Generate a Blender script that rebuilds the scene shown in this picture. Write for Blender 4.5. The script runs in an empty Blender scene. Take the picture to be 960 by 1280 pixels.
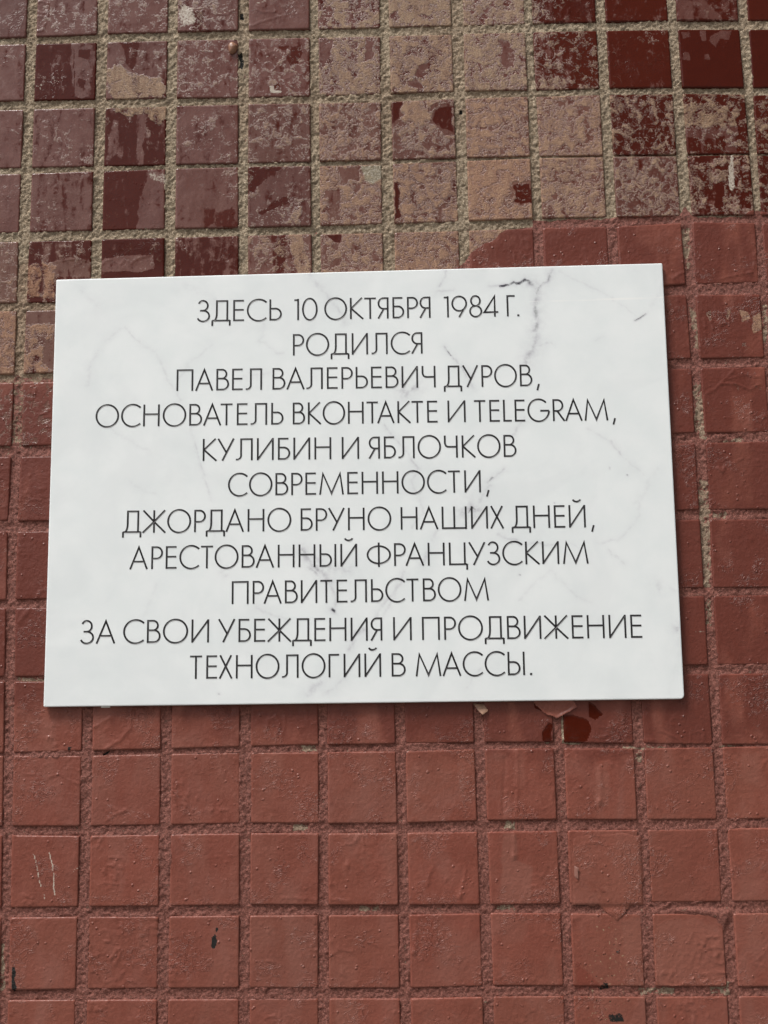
import bpy, math, random
import numpy as np
from mathutils import Matrix, Vector

random.seed(7)
rng = np.random.default_rng(11)
scene = bpy.context.scene

# measured layout, millimetres on the wall plane (x right, z up) from the plaque centre
CAM = {
  'right': [0.9997, 0.01826, -0.01646],
  'up': [0.01981, -0.20186, 0.97921],
  'fwd': [-0.01456, 0.97924, 0.20216],
  'loc': [0.02755, -0.97677, -0.21834],
  'f': 1859.17,
}
COLS = [
  [[-297.0, -234.98, -229.37], [-194.5, -237.09, -230.83], [-98.1, -238.91, -232.68], [-44.4, -239.72, -233.8], [-0.5, -240.16, -233.43], [18.9, -239.31, -232.99], [55.4, -239.91, -233.1], [106.8, -238.9, -233.08], [147.5, -239.54, -232.72], [206.8, -239.72, -232.09], [354.9, -239.12, -232.14]],
  [[-297.7, -186.55, -179.42], [-195.4, -186.54, -179.52], [205.6, -188.32, -181.27], [353.6, -187.99, -180.44]],
  [[-298.5, -134.89, -128.03], [-196.3, -134.8, -127.78], [204.3, -137.29, -129.97], [352.2, -136.95, -130.0]],
  [[-299.3, -83.34, -76.74], [-197.1, -83.15, -75.89], [203.1, -85.52, -79.06], [350.8, -86.01, -78.5]],
  [[-300.0, -33.4, -26.57], [-198.0, -31.86, -26.17], [201.8, -34.41, -28.24], [349.4, -34.59, -28.53]],
  [[-300.8, 17.96, 24.78], [-198.8, 18.3, 24.49], [200.6, 15.2, 23.6], [348.0, 16.15, 22.49]],
  [[-301.5, 69.98, 76.53], [-199.7, 69.39, 75.84], [199.3, 68.36, 75.63], [346.6, 67.37, 76.0]],
  [[-302.3, 120.89, 126.93], [-200.6, 120.65, 127.33], [198.1, 120.29, 126.99], [345.2, 120.22, 125.39]],
  [[-303.1, 171.7, 178.48], [-201.4, 172.31, 178.73], [196.8, 171.57, 178.53], [343.8, 171.25, 178.12]],
  [[-303.8, 222.92, 229.94], [-202.3, 223.37, 229.27], [-138.2, 223.09, 229.64], [-96.2, 223.85, 229.51], [-53.5, 223.77, 229.9], [-15.5, 223.79, 230.5], [17.5, 223.43, 230.46], [56.6, 224.59, 230.86], [102.1, 224.3, 229.59], [195.6, 223.03, 231.08], [342.4, 222.75, 229.03]],
  [[194.3, 274.38, 279.1], [341.1, 273.0, 279.85]],
]
ROWS = [
  [[-252.5, 337.89, 333.16], [-212.0, 338.39, 332.71], [-159.9, 339.52, 333.21], [-61.7, 339.09, 332.8], [-9.9, 338.64, 332.35], [44.8, 339.06, 332.15], [99.3, 338.85, 332.57], [145.2, 338.87, 332.6], [202.5, 339.22, 332.32], [251.1, 337.91, 331.64], [288.2, 336.91, 330.02]],
  [[-250.8, 288.78, 281.97], [-210.6, 287.74, 281.56], [-159.0, 288.27, 282.09], [-101.8, 287.1, 281.85], [-59.0, 286.92, 281.98], [-10.5, 286.9, 280.42], [46.5, 287.89, 281.73], [97.7, 287.8, 282.87], [143.1, 286.92, 282.31], [199.9, 287.61, 282.69], [247.9, 285.74, 281.13], [284.6, 284.79, 279.26]],
  [[-249.0, 237.23, 232.98], [-209.2, 236.85, 232.6], [-161.0, 236.86, 233.83], [-101.5, 236.59, 234.17], [-59.0, 236.74, 234.32], [-11.0, 236.76, 232.82], [45.4, 236.56, 234.14], [96.1, 237.11, 235.29], [135.5, 236.73, 235.52], [197.2, 235.79, 234.88], [244.9, 235.5, 234.59], [281.3, 234.59, 233.68]],
  [[-247.3, 188.46, 181.91], [-207.9, 188.71, 181.57], [-160.1, 188.76, 182.21], [-101.2, 188.53, 182.29], [-59.1, 188.12, 182.77], [-11.6, 188.76, 182.23], [44.3, 188.6, 182.08], [94.6, 190.06, 182.65], [139.2, 190.17, 183.36], [192.1, 189.79, 182.68], [242.1, 189.76, 185.62], [278.2, 188.89, 182.98]],
  [[-245.5, 136.81, 130.85], [-220.4, 135.94, 130.86], [211.6, 138.78, 131.81], [247.4, 139.92, 131.34], [277.6, 139.57, 130.87]],
  [[-243.7, 85.03, 79.31], [-221.6, 85.69, 78.83], [214.1, 85.75, 78.93], [249.5, 85.76, 79.28], [271.2, 85.62, 79.03]],
  [[-241.9, 34.19, 26.73], [-220.1, 34.12, 26.56], [213.9, 33.6, 26.36], [246.2, 33.19, 26.79]],
  [[-240.1, -17.62, -25.03], [-223.9, -18.5, -25.36], [213.5, -19.39, -25.93], [242.8, -19.98, -26.52]],
  [[-238.2, -71.44, -76.81], [-219.5, -71.26, -77.16], [215.8, -72.11, -77.45], [244.8, -72.67, -77.73]],
  [[-236.5, -122.51, -125.66], [-217.9, -122.84, -126.0], [215.5, -122.88, -128.89], [241.5, -123.62, -129.36]],
  [[-234.7, -172.01, -173.81], [-198.1, -171.87, -174.7], [-161.5, -171.21, -174.82], [-98.9, -171.27, -174.1], [-57.2, -169.93, -175.07], [-15.5, -170.65, -175.28], [46.9, -170.71, -175.33], [98.8, -170.58, -174.43], [145.3, -172.42, -176.0], [202.1, -174.17, -176.47], [253.7, -175.32, -176.09]],
  [[-233.1, -218.74, -224.54], [-196.8, -219.58, -225.64], [-155.4, -219.76, -225.81], [-98.6, -219.68, -225.73], [-57.3, -219.35, -225.89], [-16.1, -221.03, -227.07], [45.7, -221.04, -227.32], [97.0, -219.87, -227.4], [148.3, -221.22, -227.49], [199.4, -221.81, -228.07], [245.4, -222.31, -227.82]],
  [[-205.7, -269.91, -275.84], [-159.6, -270.13, -276.54], [-98.2, -270.58, -276.99], [-57.4, -270.23, -277.12], [-11.5, -271.92, -277.83], [44.4, -272.29, -278.19], [97.7, -273.12, -277.54], [145.9, -272.88, -279.75], [196.5, -272.93, -280.04], [242.0, -273.39, -280.73]],
  [[-204.2, -320.31, -326.35], [-158.6, -320.49, -327.01], [-97.9, -320.88, -327.64], [-57.5, -321.47, -327.74], [-12.2, -322.37, -328.39], [43.2, -322.93, -329.19], [96.0, -321.53, -328.02], [143.6, -323.91, -329.67], [193.7, -323.92, -330.39], [238.6, -325.29, -330.56]],
]
PANEL = [
  [-211.24, 151.35],
  [207.65, 153.49],
  [205.69, -145.0],
  [-211.32, -142.73],
]
CAP = 15.31
TEXT = [
  [["ЗДЕСЬ", -113.5, 118.63, -54.93, 118.36], ["10", -46.84, 118.32, -30.33, 118.24], ["ОКТЯБРЯ", -25.65, 118.22, 47.31, 117.87], ["1984", 56.09, 117.83, 94.31, 117.65], ["Г.", 99.79, 117.62, 107.84, 117.59]],
  [["РОДИЛСЯ", -47.33, 92.93, 41.27, 92.34]],
  [["ПАВЕЛ", -126.93, 69.54, -68.58, 69.06], ["ВАЛЕРЬЕВИЧ", -61.38, 69.01, 49.6, 68.11], ["ДУРОВ,", 55.19, 68.06, 120.2, 67.53]],
  [["ОСНОВАТЕЛЬ", -181.87, 45.42, -54.03, 44.33], ["ВКОНТАКТЕ", -47.63, 44.28, 50.86, 43.44], ["И", 57.18, 43.39, 69.39, 43.28], ["TELEGRAM,", 74.63, 43.24, 170.52, 42.42]],
  [["КУЛИБИН", -108.66, 20.18, -21.84, 19.48], ["И", -14.73, 19.42, -3.03, 19.32], ["ЯБЛОЧКОВ", 3.27, 19.27, 102.83, 18.47]],
  [["СОВРЕМЕННОСТИ,", -91.41, -4.41, 83.88, -5.52]],
  [["ДЖОРДАНО", -162.16, -28.3, -48.95, -29.2], ["БРУНО", -42.7, -29.25, 17.82, -29.72], ["НАШИХ", 24.11, -29.77, 92.9, -30.32], ["ДНЕЙ,", 97.85, -30.36, 152.94, -30.79]],
  [["АРЕСТОВАННЫЙ", -156.94, -52.93, -5.32, -54.02], ["ФРАНЦУЗСКИМ", 1.1, -54.06, 147.88, -55.11]],
  [["ПРАВИТЕЛЬСТВОМ", -88.57, -77.61, 81.31, -78.43]],
  [["ЗА", -188.69, -102.02, -165.33, -102.2], ["СВОИ", -160.26, -102.25, -103.53, -102.7], ["УБЕЖДЕНИЯ", -97.63, -102.74, 10.59, -103.6], ["И", 17.74, -103.66, 29.97, -103.75], ["ПРОДВИЖЕНИЕ", 36.74, -103.81, 181.37, -104.96]],
  [["ТЕХНОЛОГИЙ", -116.47, -126.48, 9.43, -127.31], ["В", 16.32, -127.35, 25.52, -127.41], ["МАССЫ.", 31.99, -127.45, 107.78, -127.95]],
]
FEAT = [
  ["paint", 1, 1.0, 1.2, [[-414.7, 79.1], [-248.8, 73.7], [-234.2, 66.6], [-215.9, 78.7], [-139.2, 98.8], [-17.8, 119.1], [51.7, 145.4], [66.9, 155.6], [81.8, 169.9], [101.0, 181.3], [120.6, 183.8], [119.1, 188.6], [164.3, 189.3], [176.0, 190.2], [221.6, 189.7], [226.5, 197.9], [231.6, 189.4], [264.3, 188.0], [275.7, 193.1], [292.1, 189.1], [471.4, 184.8], [395.3, -540.3], [-372.7, -532.3]]],
  ["paint", 0.55, 6, 3, [[-415.3, 87.7], [-249.1, 82.9], [-210.5, 83.2], [-209.1, 32.2], [-411.8, 36.5]]],
  ["maroon", 0.8, 16, 8, [[-413.4, 59.1], [-232.2, 72.2], [-139.2, 98.8], [-17.8, 119.1], [52.0, 158.3], [83.0, 175.2], [105.7, 186.5], [475.7, 225.2], [437.1, -142.0], [258.8, -174.9], [124.2, -182.8], [-20.7, -167.5], [-177.8, -146.6], [-399.9, -137.4]]],  # darker maroon tone on the paint, soft-edged band around the plaque
  ["film", 0.75, 0.8, 1.2, [[-207.2, 332.0], [-189.8, 332.1], [-189.3, 310.8], [-192.3, 289.7], [-201.5, 290.0], [-206.6, 310.0]]],
  ["film", 0.1, 0.8, 1.5, [[-201.3, 327.4], [-193.2, 328.4], [-195.3, 319.7], [-201.7, 321.1]]],
  ["film", 0.1, 0.8, 1.5, [[-200.7, 304.9], [-193.8, 303.4], [-195.9, 296.0], [-201.7, 298.7]]],
  ["tan", 0.95, 1.2, 2.5, [[-180.1, 311.8], [-172.2, 315.4], [-165.1, 307.7], [-156.5, 307.5], [-143.2, 303.4], [-138.5, 297.0], [-139.6, 288.4], [-176.2, 289.3], [-181.0, 296.9]]],
  ["film", 0.15, 0.6, 0.8, [[-171.3, 332.9], [-157.5, 332.5], [-159.5, 318.1], [-161.7, 308.8], [-166.4, 315.2], [-168.9, 326.5]]],
  ["tan", 0.9, 1.0, 2, [[-150.9, 282.5], [-136.1, 283.3], [-137.0, 271.1], [-141.6, 267.5], [-148.5, 272.6]]],
  ["tan", 0.75, 0.8, 2, [[-176.1, 283.1], [-149.8, 282.5], [-149.7, 276.9], [-164.5, 276.1], [-174.9, 278.8]]],
  ["film", 0.8, 0.6, 0.8, [[-157.7, 276.5], [-150.8, 276.3], [-152.8, 259.2], [-153.6, 237.3], [-157.0, 237.4], [-158.6, 262.4]]],
  ["film", 0.7, 0.6, 0.8, [[-174.7, 272.0], [-170.2, 271.9], [-172.0, 247.5], [-178.6, 237.9], [-177.9, 259.8]]],
  ["film", 0.93, 1.0, 1.0, [[-149.0, 232.9], [-137.7, 233.2], [-137.1, 188.2], [-157.3, 188.7], [-156.4, 200.0], [-153.8, 216.7], [-150.0, 225.1]]],
  ["pale", 0.5, 1.5, 2, [[-150.1, 231.1], [-136.5, 232.0], [-137.5, 222.4], [-146.6, 225.0]]],
  ["film", 0.12, 0.6, 1, [[-57.2, 326.7], [-49.1, 325.9], [-50.3, 323.4], [-57.2, 324.2]]],
  ["film", 0.05, 0.6, 1.2, [[-46.8, 324.6], [-40.5, 327.5], [-39.4, 320.6], [-42.3, 311.9], [-48.0, 310.2], [-49.7, 317.1]]],
  ["film", 0.05, 0.6, 1, [[-60.7, 297.5], [-56.1, 297.4], [-57.8, 290.6], [-61.2, 292.5]]],
  ["pale", 0.95, 0.6, 1, [[-64.1, 295.1], [-61.2, 295.0], [-60.1, 291.3], [-55.5, 291.8], [-55.0, 289.3], [-63.0, 289.5]]],
  ["film", 0.1, 0.6, 1, [[-119.6, 355.5], [-110.3, 355.3], [-112.5, 340.1], [-118.3, 340.3]]],
  ["pale", 0.7, 2, 3, [[-127.8, 358.3], [-119.6, 359.3], [-117.2, 345.3], [-126.4, 341.8]]],
  ["tan", 0.85, 0.8, 1.5, [[-16.6, 361.6], [-8.5, 361.4], [-9.9, 339.3], [-15.7, 338.8]]],
  ["tan", 0.8, 0.8, 1.5, [[1.8, 349.7], [15.6, 351.8], [15.4, 338.0], [0.5, 338.4]]],
  ["tan", 0.75, 1, 2, [[-20.4, 327.0], [-6.6, 328.5], [-4.6, 304.7], [6.6, 285.8], [-10.5, 287.5], [-17.1, 311.3]]],
  ["tan", 0.78, 1, 2, [[-0.8, 326.5], [4.9, 326.3], [14.9, 304.2], [14.6, 288.1], [-1.3, 291.0]]],
  ["tan", 0.1, 1, 1.5, [[-28.4, 332.8], [-19.2, 331.3], [-18.2, 316.3], [-25.1, 310.2], [-28.5, 314.7]]],
  ["tan", 0.1, 1, 1.5, [[5.5, 328.2], [10.7, 328.0], [11.6, 314.3], [5.9, 313.2]]],
  ["tan", 0.1, 1, 1.8, [[41.3, 309.7], [51.0, 312.0], [46.7, 298.4], [41.1, 300.4]]],
  ["tan", 0.1, 1, 1.8, [[35.3, 297.5], [44.4, 297.2], [45.4, 291.0], [35.2, 292.5]]],
  ["tan", 0.15, 1, 1.8, [[100.2, 329.4], [110.3, 323.5], [110.8, 304.8], [100.5, 303.2], [104.3, 314.3]]],
  ["tan", 0.12, 0.4, 0.8, [[139.6, 342.2], [142.2, 350.3], [152.9, 357.0], [182.2, 394.4], [179.6, 338.6], [133.8, 339.8]]],
  ["film", 0.25, 0.4, 0.8, [[139.6, 342.2], [142.2, 350.3], [152.9, 357.0], [182.2, 394.4], [179.6, 338.6], [133.8, 339.8]]],
  ["film", 0.06, 0.6, 1.2, [[136.3, 330.9], [171.3, 332.5], [169.2, 286.6], [153.5, 289.4], [153.5, 318.0], [138.7, 318.4]]],
  ["tan", 0.3, 2, 2, [[136.3, 330.9], [171.3, 332.5], [170.3, 309.4], [153.5, 318.0], [138.7, 318.4]]],
  ["tan", 0.6, 0.8, 2, [[126.4, 296.3], [143.5, 297.1], [150.0, 288.3], [127.2, 287.0]]],
  ["film", 0.8, 0.5, 0.8, [[229.7, 354.9], [249.2, 354.3], [262.6, 338.9], [248.3, 339.2], [230.0, 339.7]]],
  ["film", 0.85, 0.4, 0.6, [[244.9, 330.5], [248.9, 330.4], [249.6, 322.9], [246.1, 321.8]]],
  ["film", 0.9, 0.4, 0.6, [[252.1, 326.6], [259.2, 330.2], [267.7, 329.9], [265.5, 322.5], [258.8, 323.9], [255.5, 316.5], [251.3, 322.9]]],
  ["film", 0.9, 0.4, 0.6, [[231.4, 313.4], [236.6, 314.5], [237.3, 307.0], [230.5, 307.2]]],
  ["film", 0.9, 0.4, 0.6, [[231.7, 329.6], [237.5, 330.7], [238.3, 325.1], [232.6, 324.6]]],
  ["film", 0.9, 0.4, 0.6, [[246.7, 311.8], [250.1, 311.7], [250.4, 307.3], [247.0, 307.4]]],
  ["film", 0.05, 0.8, 1.5, [[23.6, 280.5], [31.0, 280.3], [27.9, 268.1], [23.3, 263.9]]],
  ["tan", 0, 0.8, 1.5, [[23.6, 280.5], [31.0, 280.3], [27.9, 268.1], [23.3, 260.8]]],
  ["film", 0.1, 0.8, 1.5, [[54.8, 275.4], [66.2, 276.9], [65.7, 257.3], [58.4, 259.9], [51.7, 266.2]]],
  ["tan", 0.05, 0.8, 1.5, [[53.1, 275.4], [66.2, 276.9], [65.6, 253.7], [58.3, 256.3], [51.7, 266.2]]],
  ["tan", 0.9, 1, 2, [[30.4, 280.3], [52.0, 279.7], [49.4, 266.3], [36.9, 260.5], [31.4, 269.2]]],
  ["tan", 0.75, 0.8, 2.5, [[225.3, 276.5], [255.5, 270.8], [267.7, 266.8], [267.0, 255.9], [237.7, 256.6], [226.8, 261.8]]],
  ["film", 0.85, 0.8, 1.5, [[225.4, 256.9], [267.0, 257.1], [265.7, 236.5], [257.9, 236.7], [256.4, 248.8], [251.9, 248.9], [250.0, 236.9], [241.1, 237.1], [240.6, 248.0], [236.1, 248.1], [234.4, 237.3], [224.3, 237.5]]],
  ["film", 0.06, 0.8, 1.5, [[230.5, 248.3], [235.0, 248.2], [234.4, 237.3], [228.8, 237.4]]],
  ["film", 0.06, 0.8, 1, [[242.8, 246.8], [250.1, 246.6], [249.5, 236.9], [242.2, 237.1]]],
  ["tan", 0.7, 0.8, 2.5, [[274.6, 260.5], [288.8, 262.6], [288.2, 254.1], [274.1, 253.2]]],
  ["film", 0.05, 0.8, 1.2, [[235.3, 234.2], [251.0, 233.8], [248.5, 229.7], [238.3, 228.7]]],
  ["film", 0.05, 0.8, 1.8, [[240.5, 208.3], [255.2, 211.5], [253.1, 196.0], [242.0, 196.3]]],
  ["tan", 0.05, 0.8, 1.8, [[240.5, 208.3], [255.2, 211.5], [253.1, 196.0], [242.0, 196.3]]],
  ["tan", 0.05, 0.8, 1.2, [[235.3, 234.2], [251.0, 233.8], [248.4, 228.5], [238.3, 228.7]]],
  ["film", 0.05, 0.8, 1.8, [[-78.8, 234.2], [-50.6, 234.1], [-67.5, 223.7], [-74.3, 214.8], [-78.2, 214.9]]],
  ["film", 0.05, 0.6, 1, [[-70.9, 199.1], [-55.2, 210.1], [-48.4, 210.0], [-50.7, 205.8], [-66.4, 198.4]]],
  ["film", 0.3, 1.5, 2, [[-105.8, 202.4], [-86.6, 201.9], [-86.6, 188.8], [-109.6, 189.3]]],
  ["tan", 0.85, 0.8, 1.5, [[-47.3, 203.3], [-41.7, 203.2], [-41.8, 191.3], [-46.2, 190.2]]],
  ["tan", 0.1, 0.6, 1.2, [[-14.5, 231.4], [0.2, 231.0], [-1.1, 221.4], [-11.2, 221.7]]],
  ["tan", 0.1, 1.2, 2, [[-23.6, 216.0], [-14.6, 215.7], [-14.9, 191.8], [-23.8, 193.2]]],
  ["film", 0.05, 0.8, 1.5, [[23.7, 219.6], [28.2, 219.5], [27.7, 194.4], [23.7, 188.5]]],
  ["tan", 0.1, 0.8, 1.5, [[23.7, 219.6], [27.6, 219.5], [27.1, 194.4], [23.7, 188.5]]],
  ["film", 0.1, 0.8, 1.5, [[106.6, 215.2], [118.9, 214.8], [119.6, 202.9], [108.5, 203.1]]],
  ["tan", 0.2, 1.2, 2.5, [[103.3, 216.4], [120.1, 216.0], [119.6, 201.7], [106.2, 202.0]]],
  ["film", 0.85, 0.5, 1, [[-218.5, 165.8], [-202.9, 169.0], [-189.4, 166.3], [-189.1, 155.1], [-218.2, 155.8]]],
  ["tan", 0.85, 0.6, 1.5, [[-231.9, 163.8], [-222.9, 164.8], [-224.4, 140.1], [-231.1, 140.3]]],
  ["orange", 1, 3, 2, [[-274.5, 166.0], [-211.8, 166.9], [-209.3, 77.4], [-271.0, 78.8]]],
  ["tan", 0.85, 0.6, 1.5, [[-221.8, 164.7], [-212.8, 162.7], [-214.4, 139.9], [-221.1, 140.0]]],
  ["film", 0.88, 0.4, 0.8, [[-181.5, 166.7], [-168.1, 168.8], [-144.7, 170.6], [-143.4, 159.4], [-156.8, 157.3], [-180.2, 157.9]]],
  ["tan", 0.85, 0.8, 1.5, [[-50.8, 183.2], [-41.8, 181.8], [-37.4, 166.3], [-36.4, 151.6], [-44.2, 151.7], [-47.5, 167.7]]],
  ["film", 0.05, 0.6, 1.2, [[-60.8, 181.0], [-51.9, 180.8], [-53.1, 152.0], [-62.0, 152.2]]],
  ["film", 0.02, 0.4, 0.6, [[-23.4, 181.9], [-12.8, 181.1], [-14.5, 175.2], [-18.4, 176.5]]],
  ["tan", 0, 0.4, 0.6, [[-23.4, 181.9], [-12.8, 181.1], [-14.5, 175.2], [-18.4, 176.5]]],
  ["film", 0.9, 1, 1, [[-267.6, 131.8], [-210.8, 131.6], [-210.5, 120.0], [-267.2, 121.3]]],
  ["tan", 0.1, 1, 1.2, [[-234.1, 131.0], [-210.8, 131.6], [-210.5, 120.0], [-233.8, 120.5]]],
  ["tan", 0.1, 1, 2, [[-220.1, 109.2], [-210.3, 113.0], [-209.5, 86.0], [-219.6, 90.2]]],
  ["pale", 0.75, 0.5, 0.8, [[260.0, 234.2], [262.2, 234.2], [262.0, 213.7], [261.1, 207.8], [258.3, 207.8], [258.0, 212.6]]],
  ["green", 0.9, 0.8, 1, [[1.3, 232.2], [16.0, 232.5], [15.9, 223.4], [9.0, 218.8], [3.4, 221.3]]],
  ["paint", 0, 0.25, 0.5, [[108.3, -137.1], [117.7, -137.3], [121.4, -147.8], [116.1, -151.8], [108.9, -149.1]]],
  ["paint", 0, 0.25, 0.5, [[113.3, -169.8], [113.5, -164.1], [117.9, -158.6], [119.9, -159.6], [119.5, -170.9], [116.3, -172.4]]],
  ["paint", 0, 0.25, 0.5, [[125.6, -172.6], [126.4, -153.5], [133.2, -153.7], [143.4, -157.5], [145.7, -163.7], [142.3, -170.8], [137.0, -172.8]]],
  ["paint", 0, 0.25, 0.4, [[144.5, -145.1], [148.5, -148.2], [153.4, -154.0], [148.1, -157.5], [144.0, -155.4]]],
  ["film", -0.5, 0.3, 0.3, [[105.2, -136.0], [157.3, -137.0], [155.5, -175.7], [103.8, -174.8]]],
  ["tan", -0.5, 0.3, 0.3, [[105.2, -136.0], [157.3, -137.0], [155.5, -175.7], [103.8, -174.8]]],
  ["paint", 0.25, 0.5, 1.2, [[237.3, 117.9], [240.1, 120.2], [240.3, 114.4], [238.0, 112.1]]],
  ["paint", 0.2, 0.5, 1.0, [[250.5, 119.9], [253.3, 121.0], [252.8, 112.9], [250.6, 111.8]]],
  ["paint", 0.15, 0.5, 1.2, [[260.4, 119.7], [265.3, 119.6], [265.4, 112.7], [261.5, 111.6]]],
  ["paint", 0.15, 0.5, 1.4, [[266.6, 114.9], [273.5, 119.4], [272.6, 105.6], [268.0, 102.3]]],
  ["paint", 0.62, 2.5, 2, [[247.6, 98.7], [272.3, 102.2], [271.3, 86.2], [246.9, 87.9]]],
  ["paint", 0.66, 2, 2, [[237.6, 68.8], [273.1, 72.5], [272.8, 60.1], [242.5, 60.8]]],
  ["orange", 0.9, 2, 2, [[230.0, 125.0], [276.5, 123.9], [271.9, 55.6], [226.0, 56.6]]],
  ["tan", 0.9, 2, 2, [[230.0, 125.0], [276.5, 123.9], [271.9, 55.6], [226.0, 56.6]]],
  ["shade", 1, 0.8, 0.8, [[85.5, -228.7], [94.2, -228.9], [94.1, -245.3], [104.1, -250.5], [102.3, -272.7], [83.0, -272.4]]],
  ["shade", 0.8, 1.5, 1, [[158.6, -283.4], [171.8, -281.6], [170.1, -324.3], [160.6, -324.2]]],
  ["shade", 0.7, 1.5, 1.5, [[180.7, -284.7], [206.1, -283.1], [223.2, -291.7], [221.6, -324.1], [179.7, -323.5]]],
  ["shade", 0.9, 1, 1, [[-23.3, -329.2], [-9.2, -329.4], [-8.5, -353.3], [-22.5, -353.1]]],
  ["shade", 0.8, 1.5, 2, [[147.4, -183.2], [154.1, -183.3], [153.9, -211.2], [145.7, -211.1]]],
  ["shade", 0.7, 2, 2, [[240.4, -180.7], [253.3, -180.9], [250.8, -202.8], [241.7, -200.1]]],
  ["shade", 0.6, 4, 3, [[49.3, -281.7], [74.0, -301.6], [68.3, -322.8], [33.2, -322.3]]],
  ["shade", 0.6, 2, 2, [[84.7, -282.2], [100.0, -280.0], [97.0, -294.7], [83.2, -299.3]]],
  ["red", 0.75, 2.5, 2, [[130.2, -307.3], [140.0, -314.7], [146.0, -324.9], [127.5, -325.6]]],
  ["specks", 1, 5, 3, [[141.5, -281.2], [161.7, -281.5], [161.3, -329.5], [154.8, -350.8], [134.9, -350.6], [137.3, -307.4]]],
  ["black", 0.7, 0.8, 2, [[149.8, -340.3], [157.8, -340.4], [158.6, -345.2], [149.5, -346.0]]],
  ["black", 0.62, 0.8, 1.5, [[144.8, -319.6], [147.8, -319.6], [149.5, -325.0], [143.5, -324.9]]],
  ["black", 0.6, 0.8, 1.5, [[154.2, -300.9], [157.7, -300.9], [157.6, -304.3], [154.0, -304.3]]],
  ["black", 1, 0.3, 0.4, [[-227.5, -305.9], [-225.5, -305.9], [-224.8, -310.8], [-225.7, -314.7], [-224.7, -315.7], [-224.0, -319.1], [-225.5, -321.9], [-227.6, -319.5], [-227.2, -314.6]]],
  ["black", 1, 0.3, 0.8, [[-101.2, -290.2], [-98.1, -288.3], [-97.1, -292.2], [-99.1, -297.1], [-101.1, -296.1]]],
  ["black", 1, 0.3, 0.4, [[-98.2, -284.4], [-96.6, -284.4], [-97.1, -287.3], [-98.1, -286.8]]],
  ["black", 0.9, 0.3, 0.5, [[-196.6, -168.5], [-193.0, -168.6], [-194.5, -171.2], [-195.5, -171.1]]],
  ["black", 0.9, 0.3, 0.4, [[-173.0, -174.1], [-167.8, -171.1], [-169.8, -174.2], [-172.4, -175.1]]],
  ["black", 0.85, 0.3, 0.6, [[-84.9, 353.3], [-82.6, 353.2], [-82.5, 348.2], [-85.4, 348.3]]],
  ["black", 0.75, 0.5, 0.8, [[-85.9, 320.6], [-83.0, 321.8], [-82.4, 309.2], [-85.3, 310.6]]],
  ["black", 0.9, 0.3, 0.4, [[71.2, 273.7], [73.5, 273.6], [73.4, 270.6], [71.1, 270.6]]],
  ["gbare", 1, 0.8, 1.2, [[221.1, 181.4], [230.0, 181.2], [227.1, 151.2], [222.4, 164.8]]],
  ["gbare", 1, 0.8, 1.2, [[226.6, 122.2], [232.0, 122.1], [231.4, 93.4], [226.0, 93.5]]],
  ["gbare", 1, 0.8, 1.2, [[224.5, 67.9], [232.1, 67.8], [231.9, 29.6], [224.4, 29.8]]],
  ["gbare", 1, 0.8, 1.2, [[274.9, 124.0], [279.3, 123.9], [277.3, 95.2], [273.0, 95.3]]],
  ["gbare", 1, 0.8, 1.2, [[223.8, 1.0], [232.4, 0.8], [229.0, -72.4], [221.6, -72.2]]],
  ["gbare", 1, 0.8, 1.2, [[224.3, -79.2], [228.5, -79.3], [227.9, -98.9], [223.3, -97.2]]],
  ["gbare", 1, 0.8, 1.2, [[78.9, -273.3], [92.6, -273.5], [92.5, -276.5], [78.8, -276.3]]],
  ["gbare", 1, 0.8, 1.2, [[167.6, -324.3], [191.1, -324.6], [190.8, -329.4], [167.4, -329.1]]],
  ["gbare", 1, 0.8, 1.2, [[-44.1, -170.2], [-33.7, -169.8], [-33.8, -173.9], [-44.2, -173.8]]],
  ["gbare", 1, 0.8, 1.2, [[-49.6, -220.5], [-39.2, -220.7], [-39.3, -224.7], [-49.6, -224.5]]],
  ["gbare", 1, 0.8, 1.2, [[173.5, -177.5], [177.7, -177.6], [177.2, -186.3], [173.1, -186.2]]],
  ["gbare", 1, 0.8, 1.2, [[-7.5, -272.0], [6.3, -272.2], [6.2, -275.6], [-7.5, -275.4]]],
  ["gbare", 1, 0.8, 1.2, [[232.1, -21.1], [241.7, -21.3], [241.4, -25.7], [231.8, -25.5]]],
  ["gbare", 1, 0.8, 1.2, [[234.9, 25.1], [256.8, 30.7], [256.5, 26.8], [234.7, 21.7]]],
  ["gbare", 1, 0.8, 1.2, [[86.8, -220.7], [94.4, -220.8], [94.3, -225.9], [86.6, -225.7]]],
  ["gbare", 1, 0.8, 1.2, [[-235.7, -292.1], [-232.6, -292.1], [-231.6, -321.4], [-234.6, -321.3]]],
  ["gbare", 1, 0.8, 1.2, [[212.8, -321.1], [224.8, -321.2], [224.3, -329.9], [212.3, -329.7]]],
  ["gbare", 1, 0.8, 1.2, [[-230.0, -125.8], [-199.3, -126.3], [-199.4, -123.2], [-230.1, -122.6]]],
  ["gbare", 1, 0.8, 1.2, [[165.9, -174.3], [191.8, -174.8], [191.6, -176.8], [165.8, -176.4]]],
  ["gbare", 1, 0.8, 1.2, [[227.9, -174.4], [243.4, -174.6], [243.3, -176.7], [227.8, -176.4]]],
]
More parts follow.
